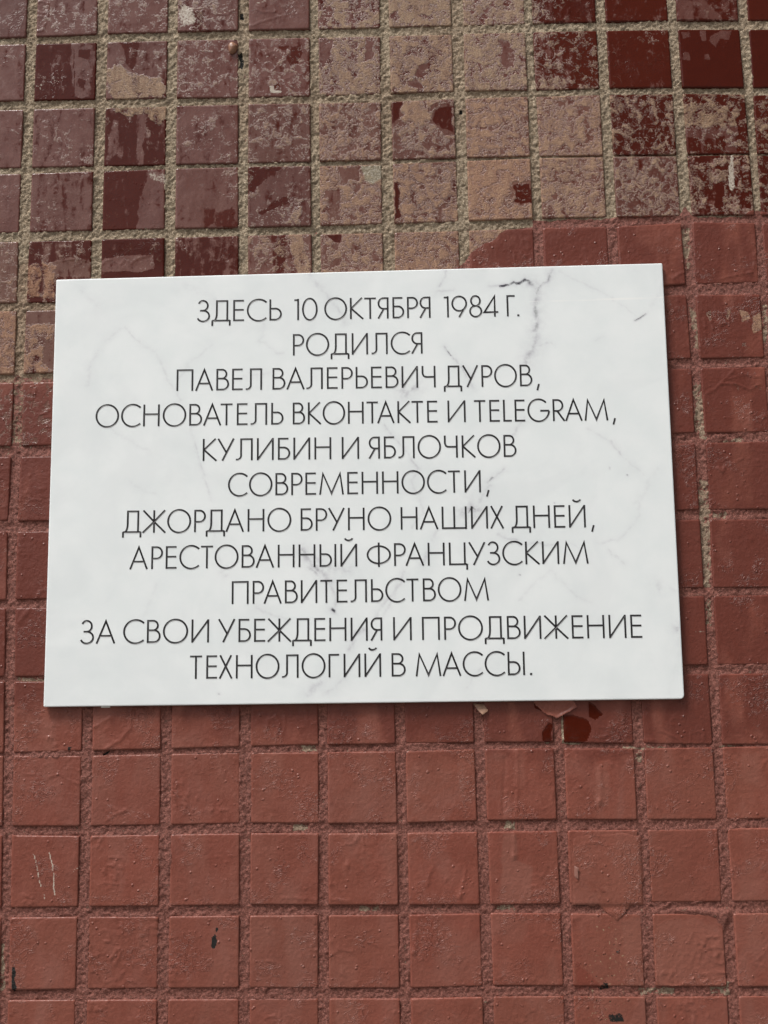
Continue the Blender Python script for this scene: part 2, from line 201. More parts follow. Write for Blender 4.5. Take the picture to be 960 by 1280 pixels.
TILES = [
  [[0.92, 0.1, 0.1], [0.9, 0.1, 0.1], [0.85, 0.15, 0.1], [0.85, 0.2, 0.1], [0.9, 0.12, 0.1], [0.75, 0.52, 0.1], [0.9, 0.85, 0.1], [0.9, 0.66, 0.05], [0.3, 0.3, 0.1], [0.22, 0.06, 0.1], [0.4, 0.08, 0.1], [0.0, 0, 0.1]],
  [[0.92, 0.12, 0.1], [0.15, 0.08, 0.1], [0.75, 0.12, 0.1], [0.88, 0.18, 0.1], [0.85, 0.2, 0.1], [0.9, 0.52, 0.2], [0.9, 0.76, 0.35], [0.9, 0.68, 0.1], [0.45, 0.3, 0.1], [0.16, 0.05, 0.1], [-0.2, -0.1, 0.1], [-0.2, -0.1, 0.1]],
  [[0.92, 0.1, 0.1], [0.82, 0.12, 0.1], [0.2, 0.1, 0.1], [0.88, 0.15, 0.1], [0.78, 0.2, 0.5], [0.88, 0.42, 0.7], [0.85, 0.42, 0.5], [0.95, 0.66, 0.75], [0.92, 0.6, 0.6], [0.35, 0.45, 0.3], [0.1, 0.3, 0.1], [0.1, 0.25, 0.1]],
  [[0.98, 0.05, 0.1], [0.68, 0.12, 0.2], [0.12, 0.06, 0.1], [0.95, 0.1, 0.2], [0.82, 0.22, 0.2], [0.9, 0.6, 0.6], [0.95, 0.68, 0.7], [0.98, 0.8, 0.85], [0.95, 0.66, 0.55], [0.85, 0.42, 0.35], [0.45, 0.48, 0.2], [0.3, 0.3, 0.2]],
  [[0.9, 0.2, 0.8], [0.3, 0.18, 0.8], [0.12, 0.08, 0.2], [0.35, 0.1, 0.2], [0.72, 0.3, 0.4], [0.88, 0.6, 0.6], [0.95, 0.7, 0.8], [0.95, 0.8, 0.6], [0.9, 0.4, 0.4], [0.9, 0.3, 0.4], [0.8, 0.3, 0.3], [0.8, 0.3, 0.3]],
  [[0.95, 0.82, 1], [0.85, 0.7, 1], [0.3, 0.1, 0.2], [0.3, 0.1, 0.2], [0.3, 0.1, 0.2], [0.5, 0.2, 0.2], [0.5, 0.2, 0.2], [0.8, 0.4, 0.4], [0.8, 0.4, 0.4], [0.9, 0.4, 0.4], [0.9, 0.5, 0.5], [0.9, 0.5, 0.5]],
  [[0.9, 0.6, 1], [0.9, 0.35, 1], [0.3, 0.1, 0.2], [0.3, 0.1, 0.2], [0.3, 0.1, 0.2], [0.5, 0.2, 0.2], [0.5, 0.2, 0.2], [0.8, 0.4, 0.4], [0.8, 0.4, 0.4], [0.9, 0.4, 0.4], [0.9, 0.5, 0.5], [0.9, 0.5, 0.5]],
]
LINES = [
  ["pale", 0.72, 0.5, [[-215.4, -236.9], [-213.1, -245.4], [-210.7, -256.9]]],
  ["pale", 0.8, 0.55, [[-205.7, -236.0], [-203.3, -245.6], [-202.5, -255.1], [-201.3, -262.1]]],
  ["pale", 0.6, 0.4, [[-208.5, -261.9], [-207.8, -266.9]]],
  ["pale", 0.45, 0.5, [[-190.9, -248.3], [-185.8, -244.9]]],
  ["tan", 0.9, 0.9, [[-5.7, 205.9], [2.8, 217.7], [15.8, 221.6]]],
  ["pale", 0.6, 0.35, [[-102.2, 352.5], [-93.5, 354.2], [-87.8, 355.9]]],
  ["pale", 0.7, 0.4, [[-79.1, 361.4], [-70.4, 360.5], [-65.2, 362.9]]],
  ["pale", 0.5, 0.3, [[-66.4, 318.8], [-56.0, 317.3], [-51.4, 318.4]]],
  ["pale", 0.45, 0.3, [[216.7, -101.4], [222.0, -101.4]]],
  ["pale", 0.3, 0.4, [[20.5, -325.0], [21.2, -344.2]]],
  ["film", 0.05, 0.5, [[-204.8, 328.8], [-202.7, 292.5]]],
  ["film", 0.8, 0.4, [[-222.5, 322.9], [-219.2, 307.2], [-216.6, 296.6]]],
  ["pale", 0.5, 0.3, [[-221.5, 309.2], [-216.7, 301.6], [-214.5, 306.5]]],
  ["pale", 0.6, 0.5, [[-230.4, 299.4], [-227.0, 300.6], [-228.1, 296.9]]],
  ["black", 0.6, 0.3, [[33.5, 351.4], [31.6, 343.8]]],
  ["black", 0.6, 0.35, [[66.5, 356.2], [65.6, 346.7]]],
  ["black", 0.5, 0.3, [[89.6, 320.9], [90.5, 313.4]]],
  ["black", 0.55, 0.35, [[145.3, 229.8], [149.9, 232.7], [154.5, 235.0]]],
  ["black", 0.5, 0.5, [[142.3, 265.1], [144.5, 263.9]]],
  ["black", 0.5, 0.5, [[141.9, 256.0], [144.1, 254.7]]],
  ["black", 0.45, 0.5, [[136.3, 228.9], [137.3, 225.8]]],
  ["black", 0.4, 0.5, [[135.3, 203.7], [135.7, 198.9]]],
  ["black", 0.5, 0.4, [[87.3, 204.8], [85.9, 197.7], [86.9, 194.1]]],
  ["black", 0.35, 0.4, [[49.1, 202.8], [47.8, 195.1]]],
]
DRIPS = [
  [1.2, -0.28, [[88.6, -180.7], [87.4, -200.0], [86.3, -218.7]]],
  [1.0, 0.3, [[97.0, -176.2], [95.4, -207.7], [94.5, -219.8]]],
  [1.2, 0.35, [[93.1, -228.8], [92.8, -237.8], [92.1, -243.3]]],
  [2.2, 0.6, [[92.2, -242.8], [92.1, -243.8]]],
  [1.1, 0.3, [[40.4, -248.0], [38.2, -253.9], [36.6, -259.8]]],
  [1.2, 0.35, [[61.3, -250.3], [59.5, -259.7], [57.3, -267.1]]],
  [2.2, 0.6, [[57.3, -267.1], [57.3, -267.6]]],
  [1.0, 0.25, [[48.9, -256.1], [47.8, -258.0]]],
  [1.2, 0.3, [[29.0, -281.4], [28.2, -296.1], [27.0, -301.4]]],
  [1.6, 0.4, [[27.1, -300.9], [27.0, -301.9]]],
  [1.8, 0.3, [[150.3, -187.3], [149.2, -201.0], [148.8, -208.6]]],
  [2.6, 0.7, [[148.8, -210.1], [148.8, -210.6]]],
  [1.4, 0.4, [[157.1, -185.9], [157.6, -186.4]]],
  [1.3, 0.35, [[185.6, -213.3], [187.4, -216.8]]],
  [1.6, 0.4, [[205.7, -183.2], [206.2, -183.7]]],
  [1.0, 0.3, [[252.6, -191.1], [255.4, -187.1], [258.1, -185.1]]],
  [0.8, 0.3, [[-56.4, -266.3], [-11.5, -268.5]]],
  [1.0, 0.35, [[-181.7, -157.9], [-175.0, -154.4], [-168.2, -150.4]]],
  [1.2, 0.4, [[-173.0, -172.6], [-161.6, -165.0], [-155.0, -157.4], [-154.7, -146.0]]],
  [0.7, 0.3, [[-166.0, -208.5], [-160.8, -211.1], [-156.6, -209.6]]],
  [0.7, 0.35, [[-170.0, -217.0], [-163.3, -212.5], [-156.6, -209.1]]],
  [0.7, 0.3, [[-208.1, -187.4], [-200.3, -186.5], [-195.0, -190.1], [-187.1, -192.8]]],
  [0.6, 0.3, [[-223.8, -186.1], [-216.0, -186.7]]],
  [0.8, 0.35, [[-66.5, -161.5], [-64.5, -153.8], [-59.7, -151.3], [-57.1, -156.5], [-59.8, -164.2]]],
  [0.7, 0.3, [[-56.1, -164.3], [-53.5, -156.6], [-54.5, -151.4]]],
  [0.8, 0.4, [[-171.5, -285.7], [-167.0, -284.8], [-165.3, -290.7], [-169.4, -292.1]]],
  [0.9, 0.45, [[-165.1, -302.9], [-161.1, -296.1], [-159.1, -298.1], [-161.5, -305.4]]],
  [0.7, 0.3, [[-145.6, -310.5], [-142.6, -308.1], [-142.6, -311.0]]],
  [0.7, 0.3, [[-158.7, -318.6], [-153.7, -315.2], [-148.6, -316.8]]],
  [0.6, 0.3, [[-153.7, -310.4], [-149.8, -305.1], [-145.7, -303.2]]],
  [0.8, 0.35, [[-143.2, -269.9], [-136.7, -264.1], [-134.0, -268.1]]],
  [1.1, 0.5, [[-135.5, -274.0], [-132.0, -268.1]]],
  [0.7, 0.3, [[-73.7, -304.3], [-71.7, -311.6], [-68.6, -313.1]]],
  [0.8, 0.4, [[-65.1, -304.4], [-61.0, -305.9]]],
  [0.7, 0.3, [[-24.6, -302.6], [-21.0, -299.2], [-16.9, -298.3], [-11.9, -300.3]]],
  [0.7, 0.3, [[-1.7, -294.6], [3.4, -296.7]]],
  [0.7, 0.3, [[-21.1, -312.3], [-17.1, -314.8], [-18.1, -310.0]]],
  [0.7, 0.35, [[-25.7, -258.4], [-21.6, -257.9], [-19.1, -261.9]]],
  [0.6, 0.3, [[109.0, -202.9], [110.8, -209.5], [111.6, -214.1]]],
  [0.6, 0.35, [[112.7, -213.1], [117.9, -210.6], [119.4, -200.5]]],
  [0.6, 0.35, [[189.7, -164.5], [197.3, -168.7], [206.2, -175.0], [209.7, -176.6]]],
  [0.5, 0.3, [[197.8, -158.4], [206.2, -156.5], [207.2, -148.2]]],
  [0.5, 0.25, [[210.8, -166.4], [218.1, -166.5], [216.6, -173.1]]],
  [0.5, 0.25, [[208.3, -174.0], [210.0, -163.8]]],
  [0.5, 0.3, [[133.3, -236.0], [145.1, -235.7], [157.7, -237.9]]],
  [0.5, 0.25, [[173.0, -238.1], [190.7, -240.4]]],
  [0.6, 0.3, [[231.0, -248.0], [235.9, -251.1]]],
  [0.6, 0.3, [[239.5, -311.3], [245.8, -306.6], [249.1, -302.3]]],
  [0.5, 0.3, [[239.5, -311.3], [248.4, -312.4]]],
  [0.6, 0.3, [[200.2, -297.7], [202.3, -294.8], [203.6, -290.9]]],
  [0.6, 0.3, [[210.1, -299.8], [212.4, -294.9], [216.5, -293.0]]],
  [0.8, 0.5, [[234.8, 22.9], [236.3, 31.2]]],
  [0.9, 0.6, [[237.7, 8.9], [240.7, 6.1], [242.0, 9.4]]],
  [0.6, 0.3, [[242.3, 14.4], [247.8, 17.0]]],
  [0.6, 0.3, [[247.5, 11.5], [255.8, 15.8]]],
  [0.7, 0.4, [[233.8, 60.4], [240.0, 64.8], [248.7, 73.1], [253.3, 76.9]]],
  [0.7, 0.4, [[242.9, 67.5], [253.7, 67.3], [263.2, 63.1], [268.9, 66.9]]],
  [0.6, 0.35, [[248.5, 70.2], [259.6, 73.9], [270.3, 71.4]]],
  [0.8, 0.45, [[238.7, 114.4], [240.1, 110.4], [240.9, 106.3]]],
  [0.8, 0.4, [[250.0, 110.7], [245.4, 108.5]]],
  [0.7, 0.4, [[234.9, 114.5], [235.6, 107.6]]],
  [0.8, 0.4, [[214.5, 142.8], [220.3, 147.3], [223.7, 148.4]]],
  [0.6, 0.3, [[247.6, 142.6], [258.8, 145.8], [269.8, 146.7]]],
  [0.6, 0.3, [[209.0, 102.4], [212.4, 103.5]]],
  [0.9, 0.4, [[-220.7, 55.0], [-215.3, 58.8]]],
  [0.6, 0.3, [[-226.5, 66.4], [-224.6, 74.9]]],
  [0.8, 0.35, [[-228.2, -85.0], [-217.0, -66.5], [-211.7, -63.9]]],
  [0.6, 0.35, [[-230.3, -86.6], [-226.2, -79.7]]],
  [0.8, 0.4, [[-232.5, 364.9], [-229.0, 366.8], [-224.3, 364.7], [-223.6, 359.6], [-227.5, 356.5], [-231.7, 358.6]]],
  [0.7, 0.4, [[-231.6, 354.7], [-225.1, 353.3], [-223.5, 357.1]]],
  [0.7, 0.4, [[-231.8, 342.1], [-227.1, 343.2], [-225.6, 349.5]]],
  [0.6, 0.3, [[-79.1, 341.8], [-67.5, 345.9], [-56.0, 350.0]]],
  [0.6, 0.3, [[-73.3, 355.5], [-67.5, 352.8], [-58.8, 353.9]]],
  [0.6, 0.3, [[-102.2, 352.5], [-93.5, 352.3], [-87.2, 355.9]]],
  [0.6, 0.3, [[-67.5, 320.1], [-61.8, 322.4], [-53.2, 318.5]]],
  [0.6, 0.3, [[-66.4, 312.6], [-64.1, 305.0], [-58.3, 309.9]]],
  [0.5, 0.25, [[-58.9, 296.8], [-47.5, 302.7], [-38.9, 304.4]]],
  [0.8, 0.4, [[139.6, 342.2], [145.3, 340.1], [150.0, 343.2], [152.5, 349.4]]],
  [0.7, 0.4, [[114.8, 288.6], [118.3, 291.6], [120.1, 294.6]]],
  [0.6, 0.3, [[29.6, 297.6], [41.1, 299.8], [52.4, 294.5]]],
  [0.5, 0.25, [[30.1, 323.8], [57.6, 323.0]]],
  [0.6, 0.3, [[117.0, 320.2], [118.9, 307.7], [117.9, 295.3]]],
  [0.5, 0.3, [[-181.4, 161.4], [-179.3, 164.9], [-173.7, 167.1], [-168.0, 162.3], [-165.3, 166.9], [-160.2, 163.3], [-155.8, 166.7], [-145.8, 170.0]]],
  [0.5, 0.3, [[-212.9, 165.7], [-201.7, 167.8], [-190.5, 166.4]]],
  [1.0, 0.4, [[-249.6, 96.6], [-245.4, 102.9], [-242.2, 105.7]]],
  [0.6, 0.3, [[-239.7, 267.5], [-239.4, 292.2]]],
]
VEINS = [
  [0.95, 0.9, [[95.5, 139.6], [101.6, 140.6], [104.9, 142.2], [109.3, 141.0], [111.6, 143.8], [115.4, 143.1]]],
  [1.0, 1.0, [[107.1, 141.0], [110.4, 142.1], [112.7, 144.4]]],
  [0.35, 1.2, [[88.3, 139.7], [97.2, 140.1]]],
  [0.56, 2.8, [[114.8, 142.6], [121.3, 139.5], [121.7, 135.5], [120.4, 130.3], [119.6, 122.8], [120.4, 114.2], [118.4, 105.6], [118.7, 98.2], [114.6, 91.4], [111.7, 84.7]]],
  [0.75, 1.0, [[120.5, 133.8], [122.4, 138.3], [125.8, 141.7]]],
  [0.55, 1.6, [[122.4, 138.3], [129.1, 142.8], [131.0, 149.8]]],
  [0.5, 0.9, [[117.6, 113.1], [120.9, 114.2], [119.6, 109.6]]],
  [0.5, 1.0, [[117.5, 95.4], [112.8, 85.8]]],
  [0.18, 1.2, [[137.1, 149.6], [141.4, 147.2], [161.2, 136.3], [174.5, 127.3], [187.7, 117.2]]],
  [0.28, 1.2, [[119.7, 95.9], [126.8, 98.0], [129.5, 97.4]]],
  [0.15, 1.0, [[159.5, 99.0], [165.1, 101.7]]],
  [0.132, 2, [[193.6, 114.8], [199.5, 123.9], [205.5, 134.1], [209.5, 146.8]]],
  [0.9, 0.5, [[186.9, 112.7], [190.8, 114.9], [194.2, 117.1]]],
  [0.4, 1.2, [[55.9, 97.3], [61.2, 89.2], [66.5, 83.4], [70.6, 75.4], [75.3, 66.8]]],
  [0.6, 0.7, [[56.5, 96.7], [60.7, 90.4]]],
  [0.35, 1.6, [[66.5, 83.4], [74.4, 75.3]]],
  [0.4, 1.0, [[53.7, 139.9], [56.0, 144.5], [58.9, 151.5]]],
  [0.35, 1.2, [[51.4, 135.9], [57.5, 137.0], [63.0, 138.0]]],
  [0.28, 2, [[-36.6, 152.5], [-31.1, 145.4], [-25.1, 138.3], [-14.8, 121.9], [-11.0, 116.0]]],
  [0.45, 3.5, [[25.4, 71.9], [28.6, 63.9], [36.2, 68.2]]],
  [0.35, 1.2, [[14.1, 42.3], [18.3, 37.2], [27.3, 25.9], [31.5, 20.3], [36.1, 11.9]]],
  [0.25, 1.4, [[36.1, 11.9], [32.2, 3.7], [39.8, -18.3], [31.6, -29.0]]],
  [0.5, 1.0, [[81.9, 1.1], [85.2, 4.3], [89.6, 6.9], [94.0, 10.2]]],
  [0.7, 0.7, [[83.6, 2.1], [86.3, 4.8]]],
  [0.3, 1.2, [[100.1, 32.7], [105.8, 40.9], [108.7, 46.5]]],
  [0.5, 4, [[66.4, -18.8], [70.8, -15.7], [75.5, -19.0]]],
  [0.75, 1.0, [[69.6, -18.9], [71.8, -15.7], [73.9, -16.8]]],
  [0.4, 1.4, [[75.0, -15.8], [80.1, -5.5], [84.0, -0.6]]],
  [0.45, 0.9, [[88.3, -33.9], [93.5, -36.2], [100.4, -38.0], [104.0, -41.3]]],
  [0.35, 0.9, [[108.2, -41.4], [114.6, -40.4], [119.9, -41.6], [126.2, -41.7]]],
  [0.15, 0.9, [[137.3, -41.9], [142.5, -45.3]]],
  [0.18, 1.2, [[154.8, -40.7], [166.5, -39.3], [172.0, -36.2], [182.1, -23.9], [183.7, -14.7]]],
  [0.24, 0.9, [[155.9, -41.2], [163.9, -39.8], [169.2, -38.8]]],
  [0.24, 1.0, [[162.0, -45.7], [165.0, -50.0], [171.0, -56.0]]],
  [0.15, 1.5, [[183.7, -14.7], [188.4, -5.0], [194.3, 5.9]]],
  [0.45, 1.1, [[167.0, 26.9], [169.5, 22.9], [174.1, 18.4]]],
  [0.168, 1.2, [[151.4, 37.2], [167.0, 26.9]]],
  [0.168, 1.2, [[174.1, 18.4], [182.2, 8.9], [187.2, 3.3]]],
  [0.132, 1.8, [[180.9, -15.7], [190.8, -0.6], [197.7, 8.5]]],
  [0.24, 3.0, [[192.4, -69.8], [193.3, -73.0]]],
  [0.5, 2.5, [[203.4, -98.1], [204.3, -100.2]]],
  [0.12, 4, [[203.0, -96.5], [205.0, -107.0], [205.6, -114.9]]],
  [0.15, 1.5, [[200.6, -72.6], [204.2, -74.3]]],
  [0.5, 3.4, [[-41.5, -43.8], [-36.3, -50.9], [-29.9, -57.5], [-23.6, -64.6]]],
  [0.35, 1.5, [[-40.5, -42.7], [-29.9, -52.1], [-19.3, -56.1], [-8.7, -53.1]]],
  [0.5, 1.2, [[-37.9, -53.6], [-32.6, -58.0], [-30.0, -61.2]]],
  [0.35, 4, [[-32.5, -49.4], [-22.0, -56.0], [-10.8, -56.2]]],
  [0.35, 2.0, [[-23.6, -64.6], [-19.5, -73.7], [-20.6, -81.7]]],
  [0.75, 1.6, [[-22.2, -82.7], [-20.7, -83.8]]],
  [0.35, 1.6, [[6.7, -87.5], [12.1, -79.6], [20.2, -69.1], [25.7, -58.6]]],
  [0.3, 1.2, [[10.9, -87.6], [18.5, -76.0]]],
  [0.45, 2.6, [[-1.3, -96.3], [-5.6, -98.9], [-9.3, -103.0]]],
  [0.35, 2.0, [[-6.7, -103.1], [-11.5, -109.3]]],
  [0.25, 1.2, [[-72.4, -80.7], [-59.2, -85.2], [-51.3, -89.0]]],
  [0.4, 2.6, [[-38.4, -139.1], [-34.7, -135.0], [-30.5, -130.4]]],
  [0.25, 1.6, [[-28.0, -138.2], [-21.1, -134.2], [-15.9, -129.1]]],
  [0.3, 2.0, [[41.8, -45.4], [37.9, -53.4]]],
  [0.25, 1.5, [[44.7, -37.4], [49.1, -29.4]]],
  [0.22, 1.3, [[-176.9, 106.5], [-168.8, 113.8], [-163.4, 116.6], [-158.8, 110.2], [-149.4, 101.9], [-140.0, 97.1], [-138.2, 91.4], [-132.6, 77.0], [-124.2, 62.7]]],
  [0.25, 0.9, [[-163.3, 114.9], [-157.7, 109.0], [-150.5, 103.1]]],
  [0.2, 1.6, [[-188.3, 75.4], [-186.4, 89.6], [-181.2, 99.2]]],
  [0.18, 1.6, [[-124.4, 79.7], [-116.3, 90.9], [-102.7, 102.0]]],
  [0.18, 1.4, [[-118.0, 42.9], [-114.7, 33.4], [-109.1, 12.2], [-101.9, -7.2]]],
  [0.28, 1.0, [[-114.1, 33.4], [-103.6, -4.5]]],
  [0.15, 1.6, [[-175.6, 47.0], [-159.1, 35.4], [-145.5, 28.4]]],
  [0.15, 1.4, [[-158.6, 7.7], [-148.8, 0.9], [-139.6, -1.0]]],
  [0.16, 1.5, [[-103.5, -15.4], [-100.1, -37.2], [-93.6, -58.9]]],
  [0.22, 2.6, [[-94.7, -56.2], [-93.1, -57.9]]],
  [0.12, 1.8, [[-146.3, -84.6], [-138.7, -63.4]]],
  [0.18, 1.2, [[101.6, -78.7], [109.8, -69.3], [122.4, -58.8]]],
  [0.16, 1.2, [[122.4, -58.8], [138.5, -76.7], [148.8, -80.7]]],
  [0.18, 1.0, [[65.8, -135.8], [69.7, -128.0], [74.0, -122.9]]],
  [0.09, 1.2, [[205.1, -104.4], [201.2, -127.8], [195.2, -143.3]]],
  [0.16, 1.4, [[-67.0, 118.4], [-69.8, 104.1], [-58.8, 95.3], [-55.0, 94.7]]],
  [0.2, 1.2, [[-58.8, 94.7], [-53.9, 95.2]]],
  [0.14, 1.6, [[-83.4, 78.8], [-61.6, 81.1]]],
  [0.18, 3.0, [[-194.4, 144.5], [-183.0, 132.6]]],
  [0.12, 4, [[-122.4, 145.8], [-100.1, 133.6]]],
  [0.9, 0.45, [[101.7, -61.6], [102.0, -61.9]]],
  [0.8, 0.4, [[176.1, 4.6], [176.4, 4.3]]],
  [0.7, 0.45, [[-96.9, -136.5], [-96.3, -136.6]]],
  [0.5, 0.4, [[164.6, 9.8], [164.6, 8.7]]],
  [0.6, 0.4, [[126.8, -13.5], [127.1, -13.5]]],
]
SPOTS = [
  ["putty", 1, 2.6, -90.0, 325.7],
]
PTS = {
  'tape': [[133.5, -230.5], [162.2, -229.5], [173.3, -232.2], [173.7, -255.1], [172.7, -273.8], [165.1, -273.7], [156.5, -283.3], [144.9, -273.4], [128.6, -273.6], [128.7, -248.4], [130.4, -232.5]],
  'flake_a': [[108.5, -145.4], [116.5, -153.4], [123.2, -155.5], [136.0, -149.0], [133.5, -144.9], [120.6, -143.6], [111.2, -142.4]],
  'flake_b': [[69.4, -145.8], [76.1, -146.4], [78.1, -150.6], [74.9, -152.6], [71.9, -150.0]],
  'mortar': [[180.0, -279.3], [193.7, -279.0], [206.2, -280.7], [217.6, -284.3], [222.8, -289.2], [228.2, -284.4], [228.5, -278.6], [201.4, -276.2]],
  'pad': [[-174.2, -140.4], [-168.4, -140.5], [-168.4, -143.9], [-174.2, -143.8]],
  'chip': [[130.2, -249.4], [132.7, -250.9], [132.4, -257.4], [129.9, -255.8]],
  'putty': [[-90.0, 325.7]],
}
FRAME = [
  [-259.4, 368.2],
  [295.0, 353.1],
  [247.0, -347.4],
  [-233.9, -340.6],
]

BASE = 2.05                      # height of the plaque centre above the pavement, metres

# ------------------------------------------------------------------ camera
cam_data = bpy.data.cameras.new("camera")
cam = bpy.data.objects.new("camera", cam_data)
scene.collection.objects.link(cam)
cam_data.sensor_fit = 'VERTICAL'
cam_data.sensor_height = 24.0
cam_data.lens = CAM['f'] / 1280.0 * 24.0
cam_data.clip_start = 0.01
cam_data.clip_end = 500.0
Rr, Uu, Ff = Vector(CAM['right']), Vector(CAM['up']), Vector(CAM['fwd'])
M = Matrix((Rr, Uu, -Ff)).transposed().to_4x4()
M.translation = Vector(CAM['loc']) + Vector((0, 0, BASE))
cam.matrix_world = M
scene.camera = cam

# ------------------------------------------------------------------ light
world = bpy.data.worlds.new("World")
scene.world = world
world.use_nodes = True
wn, wl = world.node_tree.nodes, world.node_tree.links
wn.clear()
SUN_EL, SUN_AZ = 60.0, 232.0
sky = wn.new('ShaderNodeTexSky')
sky.sky_type = 'NISHITA'
sky.sun_disc = False
sky.sun_elevation = math.radians(SUN_EL)
sky.sun_rotation = math.radians(SUN_AZ)
sky.dust_density = 4.0
sky.air_density = 1.0
hs = wn.new('ShaderNodeHueSaturation')
hs.inputs['Saturation'].default_value = 0.16
bg = wn.new('ShaderNodeBackground')
bg.inputs['Strength'].default_value = 0.098
wo = wn.new('ShaderNodeOutputWorld')
wl.new(sky.outputs[0], hs.inputs['Color'])
# invented sky dimming to steer tile reflections: darker to the right, brighter to the left
tc = wn.new('ShaderNodeTexCoord')
sx = wn.new('ShaderNodeSeparateXYZ')
wl.new(tc.outputs['Generated'], sx.inputs[0])
cn = wn.new('ShaderNodeTexNoise')
cn.inputs['Scale'].default_value = 3.4
cn.inputs['Detail'].default_value = 4.0
wl.new(tc.outputs['Generated'], cn.inputs['Vector'])
ca = wn.new('ShaderNodeMath'); ca.operation = 'MULTIPLY_ADD'
wl.new(cn.outputs['Fac'], ca.inputs[0]); ca.inputs[1].default_value = 1.0; wl.new(sx.outputs[0], ca.inputs[2])
cr = wn.new('ShaderNodeMapRange'); cr.interpolation_type = 'SMOOTHSTEP'
wl.new(ca.outputs[0], cr.inputs[0])
cr.inputs[1].default_value = 0.22; cr.inputs[2].default_value = 0.70
cr.inputs[3].default_value = 1.4; cr.inputs[4].default_value = 0.45
cm = wn.new('ShaderNodeMix'); cm.data_type = 'RGBA'; cm.blend_type = 'MULTIPLY'
cm.inputs[0].default_value = 1.0
hz = wn.new('ShaderNodeMapRange'); hz.interpolation_type = 'SMOOTHSTEP'  # added darkening towards the horizon, shapes what the wall reflects
wl.new(sx.outputs[2], hz.inputs[0])
hz.inputs[1].default_value = 0.0; hz.inputs[2].default_value = 0.42
hz.inputs[3].default_value = 0.35; hz.inputs[4].default_value = 1.12
hm = wn.new('ShaderNodeMath'); hm.operation = 'MULTIPLY'
wl.new(cr.outputs[0], hm.inputs[0]); wl.new(hz.outputs[0], hm.inputs[1])
wl.new(hs.outputs[0], cm.inputs[6]); wl.new(hm.outputs[0], cm.inputs[7])
wl.new(cm.outputs[2], bg.inputs['Color'])
wl.new(bg.outputs[0], wo.inputs['Surface'])

sun_d = bpy.data.lights.new("sun", 'SUN')
sun_d.energy = 3.3
sun_d.angle = math.radians(18)
sun_d.color = (1.0, 0.97, 0.92)
sun = bpy.data.objects.new("sun", sun_d)
scene.collection.objects.link(sun)
sv = Vector((math.sin(math.radians(SUN_AZ)) * math.cos(math.radians(SUN_EL)),
             math.cos(math.radians(SUN_AZ)) * math.cos(math.radians(SUN_EL)),
             math.sin(math.radians(SUN_EL))))
sun.rotation_euler = sv.to_track_quat('Z', 'Y').to_euler()
sun.location = sv * 20

scene.view_settings.view_transform = 'Standard'
scene.view_settings.look = 'None'
scene.view_settings.gamma = 1.0
scene.view_settings.exposure = 0.20

# ------------------------------------------------------------------ helpers
def perm(seed):
    r = np.random.default_rng(seed)
    return r.random((256, 256)).astype(np.float32)
_P = {}
def vnoise(x, y, seed=0):
    """smooth value noise in -1..1"""
    if seed not in _P:
        _P[seed] = perm(1000 + seed)
    T = _P[seed]
    xi = np.floor(x); yi = np.floor(y)
    fx = (x - xi); fy = (y - yi)
    fx = fx * fx * fx * (fx * (fx * 6 - 15) + 10); fy = fy * fy * fy * (fy * (fy * 6 - 15) + 10)
    a = xi.astype(np.int64) & 255; b = yi.astype(np.int64) & 255
    a1 = (a + 1) & 255; b1 = (b + 1) & 255
    v = (T[a, b] * (1 - fx) + T[a1, b] * fx) * (1 - fy) + (T[a, b1] * (1 - fx) + T[a1, b1] * fx) * fy
    return v * 2 - 1
def fbm(x, y, sc, oct=3, seed=0, gain=0.5):
    s = 0; a = 1.0; t = 0; f = 1.0 / sc
    for k in range(oct):
        s = s + a * vnoise(x * f + 17.3 * k, y * f - 9.1 * k, seed + k); t += a; a *= gain; f *= 2.03
    return s / t
def sstep(a, b, x):
    t = np.clip((x - a) / (b - a), 0, 1)
    return t * t * (3 - 2 * t)
def seg_dist(px, py, a, b):
    ax, ay = a; bx, by = b
    dx, dy = bx - ax, by - ay
    L = dx * dx + dy * dy + 1e-9
    t = np.clip(((px - ax) * dx + (py - ay) * dy) / L, 0, 1)
    return np.hypot(px - ax - t * dx, py - ay - t * dy)
def poly_sd(px, py, P):
    """signed distance to a polygon, positive inside"""
    d = np.full(px.shape, 1e9); ins = np.zeros(px.shape, bool)
    n = len(P)
    for i in range(n):
        a, b = P[i], P[(i + 1) % n]
        d = np.minimum(d, seg_dist(px, py, a, b))
        c = ((a[1] > py) != (b[1] > py))
        with np.errstate(divide='ignore', invalid='ignore'):
            xx = (b[0] - a[0]) * (py - a[1]) / (b[1] - a[1] + 1e-12) + a[0]
        ins ^= c & (px < xx)
    return np.where(ins, d, -d)

def link(o, parent=None):
    scene.collection.objects.link(o)
    if parent is not None:
        o.parent = parent
    return o
def np_mesh(name, co, faces, smooth=True):
    """co (n,3) in metres, faces = list of (k,m) int arrays (quads or tris)"""
    me = bpy.data.meshes.new(name)
    me.vertices.add(len(co)); me.vertices.foreach_set('co', np.asarray(co, np.float32).ravel())
    idx = np.concatenate([f.ravel() for f in faces]).astype(np.int32)
    tot = np.concatenate([np.full(len(f), f.shape[1], np.int32) for f in faces])
    st = np.concatenate([[0], np.cumsum(tot)[:-1]]).astype(np.int32)
    me.loops.add(len(idx)); me.loops.foreach_set('vertex_index', idx)
    me.polygons.add(len(tot)); me.polygons.foreach_set('loop_start', st); me.polygons.foreach_set('loop_total', tot)
    if smooth:
        me.polygons.foreach_set('use_smooth', np.ones(len(tot), bool))
    me.update(calc_edges=True); me.validate()
    return me
def set_col(me, name, arr):
    at = me.attributes.new(name, 'FLOAT_COLOR', 'POINT')
    at.data.foreach_set('color', np.asarray(arr, np.float32).ravel())
